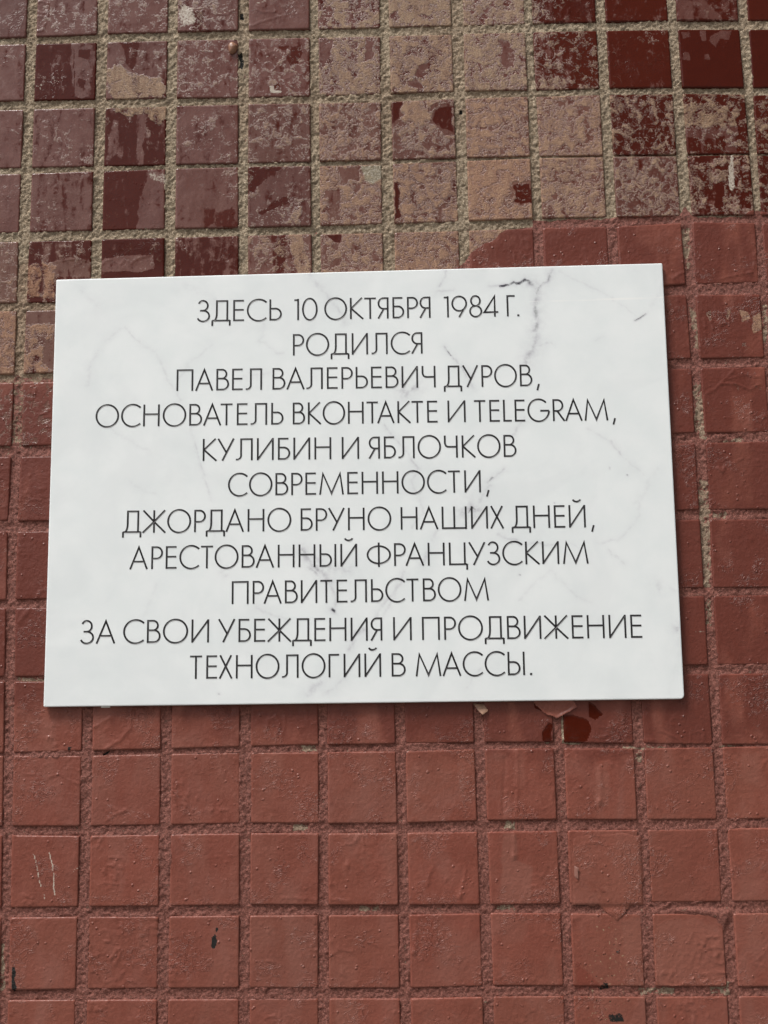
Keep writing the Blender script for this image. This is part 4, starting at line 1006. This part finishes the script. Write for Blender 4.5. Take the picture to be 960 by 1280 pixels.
# the masonry behind the mosaic
def box(name, x0, x1, y0, y1, z0, z1, mat, parent=None):
    v = [(x, y, z) for x in (x0, x1) for y in (y0, y1) for z in (z0, z1)]
    f = [(0, 1, 3, 2), (4, 6, 7, 5), (0, 4, 5, 1), (2, 3, 7, 6), (0, 2, 6, 4), (1, 5, 7, 3)]
    return simple_obj(name, v, f, mat, parent)
MAT_CONC = flat_material('bare_concrete', (0.33, 0.31, 0.28), 0.9, 0.2, 12, 0.002)
box('masonry', -1.62, 1.95, 0.0062, 0.32, 0.001, BASE + 1.42, MAT_CONC, wall)

# ------------------------------------------------------------------ painted-over patch of tape, flakes, putty
MAT_FLAKE = flat_material('paint_flake_edge', (0.24, 0.105, 0.078), 0.5, 0.25, 200)
MAT_CURL = flat_material('ochre_flake', (0.34, 0.19, 0.125), 0.6, 0.3, 260)
MAT_PUTTY = flat_material('ochre_putty', (0.27, 0.125, 0.07), 0.45, 0.3, 300, 0.0006)

def tri_fill_sheet(name, P, st, hfun, mat, parent, thick=0.12):
    """thin sheet over polygon P (mm); heights from hfun; a rim gives it an edge"""
    xs = [p[0] for p in P]; zs = [p[1] for p in P]
    gx = np.arange(min(xs) - st, max(xs) + 2 * st, st); gz = np.arange(min(zs) - st, max(zs) + 2 * st, st)
    X, Z = np.meshgrid(gx, gz)
    sd = poly_sd(X.ravel() + .5 * fbm(X.ravel(), Z.ravel(), 5, 2, 300), Z.ravel() + .5 * fbm(X.ravel(), Z.ravel(), 5, 2, 303), P).reshape(X.shape)
    keep = sd > -st * 1.2
    kq = keep[:-1, :-1] & keep[1:, :-1] & keep[1:, 1:] & keep[:-1, 1:]
    used = np.zeros(X.shape, bool)
    used[:-1, :-1] |= kq; used[1:, :-1] |= kq; used[1:, 1:] |= kq; used[:-1, 1:] |= kq
    idx = np.full(X.shape, -1, np.int64); idx[used] = np.arange(used.sum())
    x, z, s = X[used], Z[used], sd[used]
    h = hfun(x, z, s) - np.clip(0.5 - s, 0, 2.0) * 0.35
    co = np.stack([x / 1000, -h / 1000, z / 1000 + BASE], 1)
    f = np.stack([idx[:-1, :-1][kq], idx[:-1, 1:][kq], idx[1:, 1:][kq], idx[1:, :-1][kq]], 1)
    me = np_mesh(name, co, [f])
    n = len(x)
    set_col(me, 'cov', np.tile([1.0, .6, 0, .3], (n, 1))); set_col(me, 'mark', np.zeros((n, 4)))
    set_col(me, 'aux', np.tile([.25, 0, 0, .5], (n, 1)))
    me.materials.append(mat)
    return link(bpy.data.objects.new(name, me), parent)

def joint_depth(x, z):
    """0 on a tile, 1 in the middle of a joint"""
    d = np.full(x.shape, 9.0)
    for (r, c), q in quads.items():
        x0, x1, z0, z1 = q[0][0], q[1][0], q[3][1], q[0][1]
        if x1 < x.min() - 8 or x0 > x.max() + 8 or z1 < z.min() - 8 or z0 > z.max() + 8: continue
        d = np.minimum(d, np.maximum(np.maximum(x0 - x, x - x1), np.maximum(z0 - z, z - z1)))
    return sstep(-0.5, 2.6, d)
def tape_h(x, z, s):
    return 0.50 + 0.08 * fbm(x, z, 9, 3, 310) - 0.55 * joint_depth(x, z) + 0.15 * np.exp(-((z - (x * 0.05) - PTS['tape'][0][1] + 4) / 1.2) ** 2)
tp = tri_fill_sheet('tape_patch', PTS['tape'], 0.8, tape_h, MAT_TILE, wall)
tp['label'] = 'painted-over patch of film bridging a joint'
fl = tri_fill_sheet('paint_flake', PTS['flake_a'], 0.5, lambda x, z, s: 0.55 + 0.12 * fbm(x, z, 4, 2, 320) + 0.5 * np.clip(1.6 - s, 0, 3), MAT_TILE, wall)
fl['label'] = 'lifting flake of brown paint'
fl2 = tri_fill_sheet('paint_flake', PTS['flake_b'], 0.45, lambda x, z, s: 0.3 + (PTS['flake_b'][0][1] - z) * 0.32 + 0.10 * fbm(x, z, 2, 2, 330), MAT_CURL, wall)
fl2['label'] = 'curled ochre paint flake'
fl3 = tri_fill_sheet('paint_flake', PTS['chip'], 0.4, lambda x, z, s: 0.4 + (x - PTS['chip'][0][0]) * 0.45, MAT_FLAKE, wall)
fl3['label'] = 'small curled chip of brown paint'
def dome(name, x, z, rx, rz, hh, mat, parent, y0=0.0):
    v, f = [], []
    nr, ns = 7, 20
    for i in range(nr):
        a = (math.pi / 2) * i / (nr - 1)
        for k in range(ns):
            t = 2 * math.pi * k / ns
            w = 1 + 0.09 * math.sin(3 * t + 1) + 0.05 * math.sin(5 * t)
            v.append(((x + rx * w * math.cos(a) * math.cos(t)) / 1000, y0 - hh * math.sin(a) / 1000, (z + rz * w * math.cos(a) * math.sin(t)) / 1000 + BASE))
    for i in range(nr - 1):
        for k in range(ns):
            f.append((i * ns + k, i * ns + (k + 1) % ns, (i + 1) * ns + (k + 1) % ns, (i + 1) * ns + k))
    return simple_obj(name, v, f, mat, parent, True)
pt = PTS['putty'][0]
pb = dome('putty_lump', pt[0], pt[1], 3.4, 4.6, 2.6, MAT_PUTTY, wall)
pb['label'] = 'small ochre lump stuck on a tile corner'

# ------------------------------------------------------------------ the plaque
PY_FRONT, PY_BACK = -0.0038, -0.0016
TLc, TRc, BRc, BLc = [np.array(p) for p in PANEL]
def panel_pt(u, v):
    return ((TLc * (1 - u)[..., None] + TRc * u[..., None]) * (1 - v)[..., None] + (BLc * (1 - u)[..., None] + BRc * u[..., None]) * v[..., None])
def bow(x, z):
    """the thin panel is not quite flat (mm, towards the viewer)"""
    return 0.35 * np.sin(x / 95.0 + 0.6) * np.cos(z / 120.0) + 0.12 * np.sin(z / 23.0 + x / 60.0) * np.exp(-((x + 185) / 45) ** 2 - ((z + 45) / 40) ** 2) * 1.2
def panel_material():
    g = NT('printed_white_panel')
    vein, warm, _, _ = g.attr('print')
    n = g.noise(35, 5, 0.6); f = g.noise(260, 4, 0.6); m = g.noise(11, 4, 0.55, dist=1.2, loc=(3, 3, 3))
    c = g.mix(g.ss(n, 0.3, 0.7), (0.760, 0.800, 0.808), (0.805, 0.835, 0.842))
    c = g.mix(g.math('MULTIPLY', g.ss(m, 0.48, 0.62), 0.16), c, (0.60, 0.63, 0.65))
    v = g.math('MULTIPLY', vein, g.mixf(g.ss(f, 0.32, 0.66), 0.35, 1.15), clamp=True)
    vc = g.mix(g.ss(vein, 0.35, 0.85), (0.34, 0.32, 0.38), (0.03, 0.025, 0.04))
    c = g.mix(v, c, vc)
    c = g.mix(warm, c, (0.86, 0.87, 0.86))
    return g.done(c, g.mixf(g.ss(n, 0.3, 0.7), 0.30, 0.38), g.bump(g.noise(90, 3, 0.5), 0.10, 0.0008), 0.5)
MAT_PANEL = panel_material()
def build_panel():
    nx, nz = 620, 440
    U, Vv = np.meshgrid(np.linspace(0, 1, nx), np.linspace(0, 1, nz))
    P = panel_pt(U, Vv)
    x, z = P[..., 0], P[..., 1]
    # rounded lower right corner, the others barely broken
    for corner, sx, sz, rad in ((BRc, -1, 1, 2.6), (TLc, 1, -1, .7), (TRc, -1, -1, .8), (BLc, 1, 1, .7)):
        cx, cz = corner[0] + sx * rad, corner[1] + sz * rad
        m = ((x - cx) * -sx > 0) & ((z - cz) * -sz > 0)
        dx, dz = x - cx, z - cz
        # square-to-disc mapping inside the corner box
        mx = np.maximum(np.abs(dx), np.abs(dz)); L = np.hypot(dx, dz) + 1e-9
        x = np.where(m, cx + dx * mx / L, x); z = np.where(m, cz + dz * mx / L, z)
    x, z = x.ravel(), z.ravel()
    vein = np.zeros(x.shape)
    wx, wz = fbm(x, z, 6, 3, 400), fbm(x, z, 6, 3, 404)
    br = 0.75 + 0.5 * fbm(x, z, 5, 2, 410)
    for val, w, pts in VEINS:
        xs = [p[0] for p in pts]; zs = [p[1] for p in pts]
        pad = w * 4 + 3
        m = (x > min(xs) - pad) & (x < max(xs) + pad) & (z > min(zs) - pad) & (z < max(zs) + pad)
        if not m.any(): continue
        am = 1.6 if val < .6 and len(pts) > 2 else .5
        d = np.full(m.sum(), 1e9)
        for a, b in zip(pts[:-1], pts[1:]):
            d = np.minimum(d, seg_dist(x[m] + am * wx[m], z[m] + am * wz[m], a, b))
        k = 0.8 if val >= .6 else 0.55
        vein[m] = np.maximum(vein[m], 1.9 * k * val * (0.55 + 0.6 * val) * np.exp(-(d / (w * .62)) ** 2) * np.clip(br[m], .2, 1.2) + 0.30 * val * np.exp(-(d / (w * 2.4)) ** 2))
    warm = np.zeros(x.shape)
    # fine pale score line near the top right
    u, v = U.ravel(), Vv.ravel()
    warm = np.where((u > .78) & (np.abs(v - (0.0825 + (1 - u) * 0.01)) < 0.0016), 0.8, 0) * np.clip(.6 + .6 * vnoise(x / 9, z / 9, 420), 0, 1)
    y = PY_FRONT - bow(x, z) / 1000
    front = np.stack([x / 1000, y, z / 1000 + BASE], 1)
    i = np.arange(nx * nz).reshape(nz, nx)
    f = np.stack([i[:-1, :-1].ravel(), i[1:, :-1].ravel(), i[1:, 1:].ravel(), i[:-1, 1:].ravel()], 1)
    loop = np.concatenate([i[0, :-1], i[:-1, -1], i[-1, :0:-1], i[:0:-1, 0]])
    n = len(loop)
    cen = np.array([0, 0, BASE])
    rings = []
    a = front[loop].copy()
    out = np.zeros_like(a)
    out[:, 0] = np.sign(a[:, 0]) * (np.abs(a[:, 0]) > 0.2) ; out[:, 2] = np.sign(a[:, 2] - BASE) * (np.abs(a[:, 2] - BASE) > .14)
    r1 = a + out * 0.00014; r1[:, 1] += 0.00014
    r2 = r1.copy(); r2[:, 1] = a[:, 1] + (PY_BACK - PY_FRONT)
    nb = len(front)
    co = np.concatenate([front, r1, r2, r2])
    def ring(A, B):
        return np.stack([A, np.roll(A, -1), np.roll(B, -1), B], 1)
    R1 = np.arange(n) + nb; R2 = R1 + n; R3 = R2 + n
    sides = np.concatenate([ring(loop, R1), ring(R1, R2)])
    me = np_mesh('marbled_plaque', co, [f, sides, R3[None, :]])
    sm = np.zeros(len(me.polygons), bool); sm[:len(f)] = True
    me.polygons.foreach_set('use_smooth', sm)
    at = np.zeros((len(co), 4)); at[:nb, 0] = np.clip(vein, 0, 1); at[:nb, 1] = warm; at[:, 3] = 1
    set_col(me, 'print', at)
    me.materials.append(MAT_PANEL)
    return link(bpy.data.objects.new('marbled_plaque', me))
plaque = build_panel()
plaque['label'] = 'white marble-print plaque with eleven lines of thin black capitals, stuck on the tiles'
plaque['category'] = 'plaque'

# pads of white foam tape hold it off the tiles
MAT_PAD = flat_material('white_foam_tape', (0.72, 0.72, 0.70), 0.8, 0.1, 200)
def pad(x0, x1, z0, z1):
    o = box('adhesive_pad', x0 / 1000, x1 / 1000, -0.0015, -0.0001, z0 / 1000 + BASE, z1 / 1000 + BASE, MAT_PAD, plaque)
    return o
pp = PTS['pad']
pad(pp[0][0], pp[1][0], pp[2][1], pp[2][1] + 24)
for (px_, pz_) in ((-185, 120), (150, 110), (165, -120), (0, 0)):
    pad(px_ - 20, px_ + 20, pz_ - 9, pz_ + 9)

# ------------------------------------------------------------------ lettering, drawn as thin geometric strokes (cap height 1)
t_ = 0.079
h_ = t_ / 2
def arc(cx, cy, rx, ry, a0, a1, n=None):
    n = n or max(6, int(abs(a1 - a0) / 6))
    return [(cx + rx * math.cos(math.radians(a0 + (a1 - a0) * k / n)), cy + ry * math.sin(math.radians(a0 + (a1 - a0) * k / n))) for k in range(n + 1)]
TOP = 1 - h_
def bowl(x0, y0, y1, w):
    r = (y1 - y0) / 2
    rx = min(r, w)
    return [(x0, y1)] + arc(x0 + w - rx, (y0 + y1) / 2, rx, r, 90, -90) + [(x0, y0)]
def mir(strokes, w):
    return [[(w - x, y) for x, y in s] for s in strokes]
SO = 0.10; RO = 0.05; DI = 0.0
G = {}
def glyph(ch, strokes, l, r): G[ch] = (strokes, l, r)
glyph('А', [[(0, 0), (.395, .965), (.79, 0)], [(.135, .33), (.655, .33)]], DI, DI)
glyph('Б', [[(0, 0), (0, 1)], [(0, TOP), (.45, TOP)], bowl(0, h_, .56, .49)], SO, .05)
glyph('В', [[(0, 0), (0, 1)], bowl(0, .55, TOP, .44), bowl(0, h_, .55, .53)], SO, .05)
glyph('Г', [[(0, 0), (0, 1)], [(0, TOP), (.46, TOP)]], SO, .01)
dl = [(.21, 1), (.21, .42)] + [(.205, .30), (.185, .19), (.15, .10), (.10, .045), (.045, h_)]
glyph('Д', [dl, [(.21, TOP), (.70, TOP)], [(.70, 1), (.70, 0)], [(0, h_), (.82, h_)], [(0, .056), (0, -.2)], [(.82, .056), (.82, -.2)]], .02, .02)
glyph('Е', [[(0, 0), (0, 1)], [(0, TOP), (.46, TOP)], [(0, .53), (.45, .53)], [(0, h_), (.47, h_)]], SO, .04)
glyph('Ж', [[(.53, 0), (.53, 1)], [(0.02, 1), (.53, .49)], [(.53, .49), (0, 0)], [(1.04, 1), (.53, .49)], [(.53, .49), (1.06, 0)]], .0, .0)
glyph('З', [arc(.29, .755, .22, .235, 155, -90) + [(.15, .52)], [(.22, .52)] + arc(.30, .265, .28, .255, 90, -158)], .05, .05)
II = [[(0, 0), (0, 1)], [(0.0, .03), (.70, .97)], [(.70, 0), (.70, 1)]]
glyph('И', II, SO, SO)
glyph('Й', II + [arc(.35, 1.28, .18, .13, 195, 345)], SO, SO)
glyph('К', [[(0, 0), (0, 1)], [(.56, 1), (.02, .5)], [(.02, .5), (.60, 0)]], SO, .0)
ll = [(.24, 1), (.24, .36)] + arc(.05, .19 + h_ - .002, .19, .19, 0, -80) + [(0, h_ - .0)]
glyph('Л', [ll, [(.24, TOP), (.74, TOP)], [(.74, 0), (.74, 1)]], .03, SO)
glyph('М', [[(0, 0), (.14, .94), (.55, .05), (.96, .94), (1.10, 0)]], .07, .07)
glyph('Н', [[(0, 0), (0, 1)], [(.70, 0), (.70, 1)], [(0, .55), (.70, .55)]], SO, SO)
glyph('О', [arc(.52, .5, .52, .505, 90, 450, 72)], RO, RO)
glyph('П', [[(0, 0), (0, 1)], [(.72, 0), (.72, 1)], [(0, TOP), (.72, TOP)]], SO, SO)
glyph('Р', [[(0, 0), (0, 1)], bowl(0, .46, TOP, .46)], SO, .04)
glyph('С', [arc(.52, .5, .52, .505, 46, 314)], RO, .0)
glyph('Т', [[(0, TOP), (.57, TOP)], [(.285, 0), (.285, 1)]], .01, .01)
glyph('У', [[(0, 1), (.405, .33)], [(.72, 1), (.20, 0)]], .0, .0)
glyph('Ф', [arc(.52, .5, .52, .38, 90, 450, 72), [(.52, -.03), (.52, 1.04)]], RO, RO)
glyph('Х', [[(0.02, 1), (.57, 0)], [(.54, 1), (0, 0)]], .0, .0)
glyph('Ц', [[(0, 0), (0, 1)], [(.69, 0), (.69, 1)], [(0, h_), (.79, h_)], [(.79, .056), (.79, -.2)]], SO, .03)
glyph('Ч', [[(0, 1), (0, .70), (.01, .62), (.05, .54), (.12, .50), (.2, .49), (.57, .49)], [(.57, 0), (.57, 1)]], SO - .02, SO)
glyph('Ш', [[(0, 0), (0, 1)], [(.54, 0), (.54, 1)], [(1.08, 0), (1.08, 1)], [(0, h_), (1.08, h_)]], SO, SO)
glyph('Ь', [[(0, 0), (0, 1)], bowl(0, h_, .56, .50)], SO, .05)
glyph('Ы', [[(0, 0), (0, 1)], bowl(0, h_, .56, .50), [(.70, 0), (.70, 1)]], SO, SO)
RR = [[(0, 0), (0, 1)], bowl(0, .46, TOP, .45)]
glyph('Я', mir(RR + [[(.19, .46), (.47, 0)]], .47), .02, SO)
glyph('R', RR + [[(.18, .46), (.53, 0)]], SO, .0)
glyph('E', G['Е'][0], SO, .04)
glyph('T', G['Т'][0], .01, .01)
glyph('A', G['А'][0], 0, 0)
glyph('M', G['М'][0], .06, .07)
glyph('L', [[(0, 0), (0, 1)], [(0, h_), (.38, h_)]], SO, .02)
glyph('G', [arc(.52, .5, .52, .505, 44, 357), [(.60, .48), (1.04, .48)]], RO, .05)
glyph('0', [arc(.36, .5, .36, .505, 90, 450, 60)], .07, .07)
glyph('1', [[(0, TOP - .02), (.20, TOP - .02)], [(.20, 0), (.20, 1)]], .05, SO)
glyph('9', [arc(.36, .64, .36, .34, 90, 450, 60), [(.69, .52), (.34, 0)]], .05, .05)
glyph('8', [arc(.29, .755, .23, .235, 90, 450, 48), arc(.29, .265, .29, .255, 90, 450, 48)], .06, .05)
glyph('4', [[(.56, 0), (.56, .96), (.02, .215), (.74, .215)]], .02, .02)
glyph('.', [[(0, 0), (0, .085)]], .14, .05)
glyph(',', [[(.07, .10), (-.02, -.19)]], .14, .02)
KERN = {('Т', 'А'): -.09, ('А', 'Т'): -.09, ('Р', 'А'): -.06, ('Р', 'Д'): -.05, ('А', 'В'): .05, ('А', 'Н'): .07, ('А', 'Л'): .01, ('В', 'А'): .0, ('А', 'К'): .05, ('А', 'Р'): .06,
        ('К', 'Т'): -.02, ('Г', '.'): -.04, ('Т', 'О'): -.02, ('О', 'Ч'): .02, ('Г', 'И'): .06, ('У', 'Р'): .05, ('У', 'Н'): .05, ('У', 'Б'): .05, ('У', 'З'): .0, ('А', 'Ш'): .06,
        ('З', 'А'): .03, ('А', 'С'): .02, ('М', 'А'): -.02, ('A', 'M'): .04, ('Х', 'Н'): .06, ('Ж', 'Е'): .04, ('Т', 'Е'): .06, ('Т', 'И'): .06, ('Т', 'В'): .06, ('К', 'О'): .01, ('T', 'E'): .05}

def letter_material():
    g = NT('black_print')
    return g.done(g.mix(g.ss(g.noise(300, 3, 0.6), 0.35, 0.65), (0.008, 0.007, 0.009), (0.014, 0.012, 0.015)), 0.45)
MAT_INK = letter_material()
def stroke_quads(P, w, V, F, base):
    """ribbon with mitred joins; P in mm, closed when the ends meet"""
    P = [np.array(p, float) for p in P]
    closed = np.hypot(*(P[0] - P[-1])) < 1e-6 and len(P) > 3
    if closed: P = P[:-1]
    n = len(P); L = []
    for i in range(n):
        a = P[i - 1] if (i > 0 or closed) else None
        b = P[(i + 1) % n] if (i < n - 1 or closed) else None
        d1 = (P[i] - a) / np.hypot(*(P[i] - a)) if a is not None else None
        d2 = (b - P[i]) / np.hypot(*(b - P[i])) if b is not None else None
        if d1 is None: d1 = d2
        if d2 is None: d2 = d1
        n1 = np.array([-d1[1], d1[0]]); n2 = np.array([-d2[1], d2[0]])
        mvec = n1 + n2; l = np.hypot(*mvec)
        mvec = mvec / l if l > 1e-6 else n1
        k = min(1 / max(np.dot(mvec, n1), 1e-3), 2.6)
        L.append((P[i] + mvec * w / 2 * k, P[i] - mvec * w / 2 * k))
    s = len(V)
    for a, b in L: V.append((a, base)); V.append((b, base))
    m = n if closed else n - 1
    for i in range(m):
        j = (i + 1) % n
        F.append((s + 2 * i, s + 2 * j, s + 2 * j + 1, s + 2 * i + 1))
def word_layout(word):
    x = 0; items = []
    for i, c in enumerate(word):
        st, l, r = G[c]
        mn = min(p[0] for s in st for p in s); mx = max(p[0] for s in st for p in s)
        if i: x += KERN.get((word[i - 1], c), 0) + l + h_
        else: x += h_
        items.append((x - mn, st)); x += (mx - mn) + h_ + r
        end = x - r
    return items, end
INK_T = 0.00012
def text_line(words):
    V, F = [], []
    k = 0
    for word, xl, zl, xr, zr in words:
        items, wd = word_layout(word)
        kx = (xr - xl) / wd
        ang = math.atan2(zr - zl, xr - xl)
        for ox, st in items:
            for s in st:
                pts = []
                for gx, gy in s:
                    u = (ox + gx) * kx; v = gy * CAP
                    pts.append((xl + u * math.cos(ang) - v * math.sin(ang) * 0.6, zl + u * math.sin(ang) + v * math.cos(ang)))
                w = CAP * t_ if len(s) > 2 or word[0] not in '.,' else CAP * t_
                if len(s) == 2 and s[0][0] == 0 and s[1] == (0, .085): w = CAP * .095
                stroke_quads(pts, w, V, F, k % 5); k += 1
    n = len(V)
    co = np.array([[p[0], p[1]] for p, b in V]); lay = np.array([b for p, b in V]) * 0.000004
    y = PY_FRONT - bow(co[:, 0], co[:, 1]) / 1000 - INK_T - lay
    front = np.stack([co[:, 0] / 1000, y, co[:, 1] / 1000 + BASE], 1)
    back = front.copy(); back[:, 1] = PY_FRONT - bow(co[:, 0], co[:, 1]) / 1000 + 0.0002
    Fq = np.array(F)
    # front faces and the edges down to the panel
    ed = np.concatenate([Fq[:, [0, 1]], Fq[:, [2, 3]]])
    side = np.stack([ed[:, 0], ed[:, 1], ed[:, 1] + n, ed[:, 0] + n], 1)
    me = np_mesh('text_line', np.concatenate([front, back]), [Fq, side], smooth=False)
    me.materials.append(MAT_INK)
    return link(bpy.data.objects.new('text_line', me), plaque)
for words in TEXT:
    text_line(words)
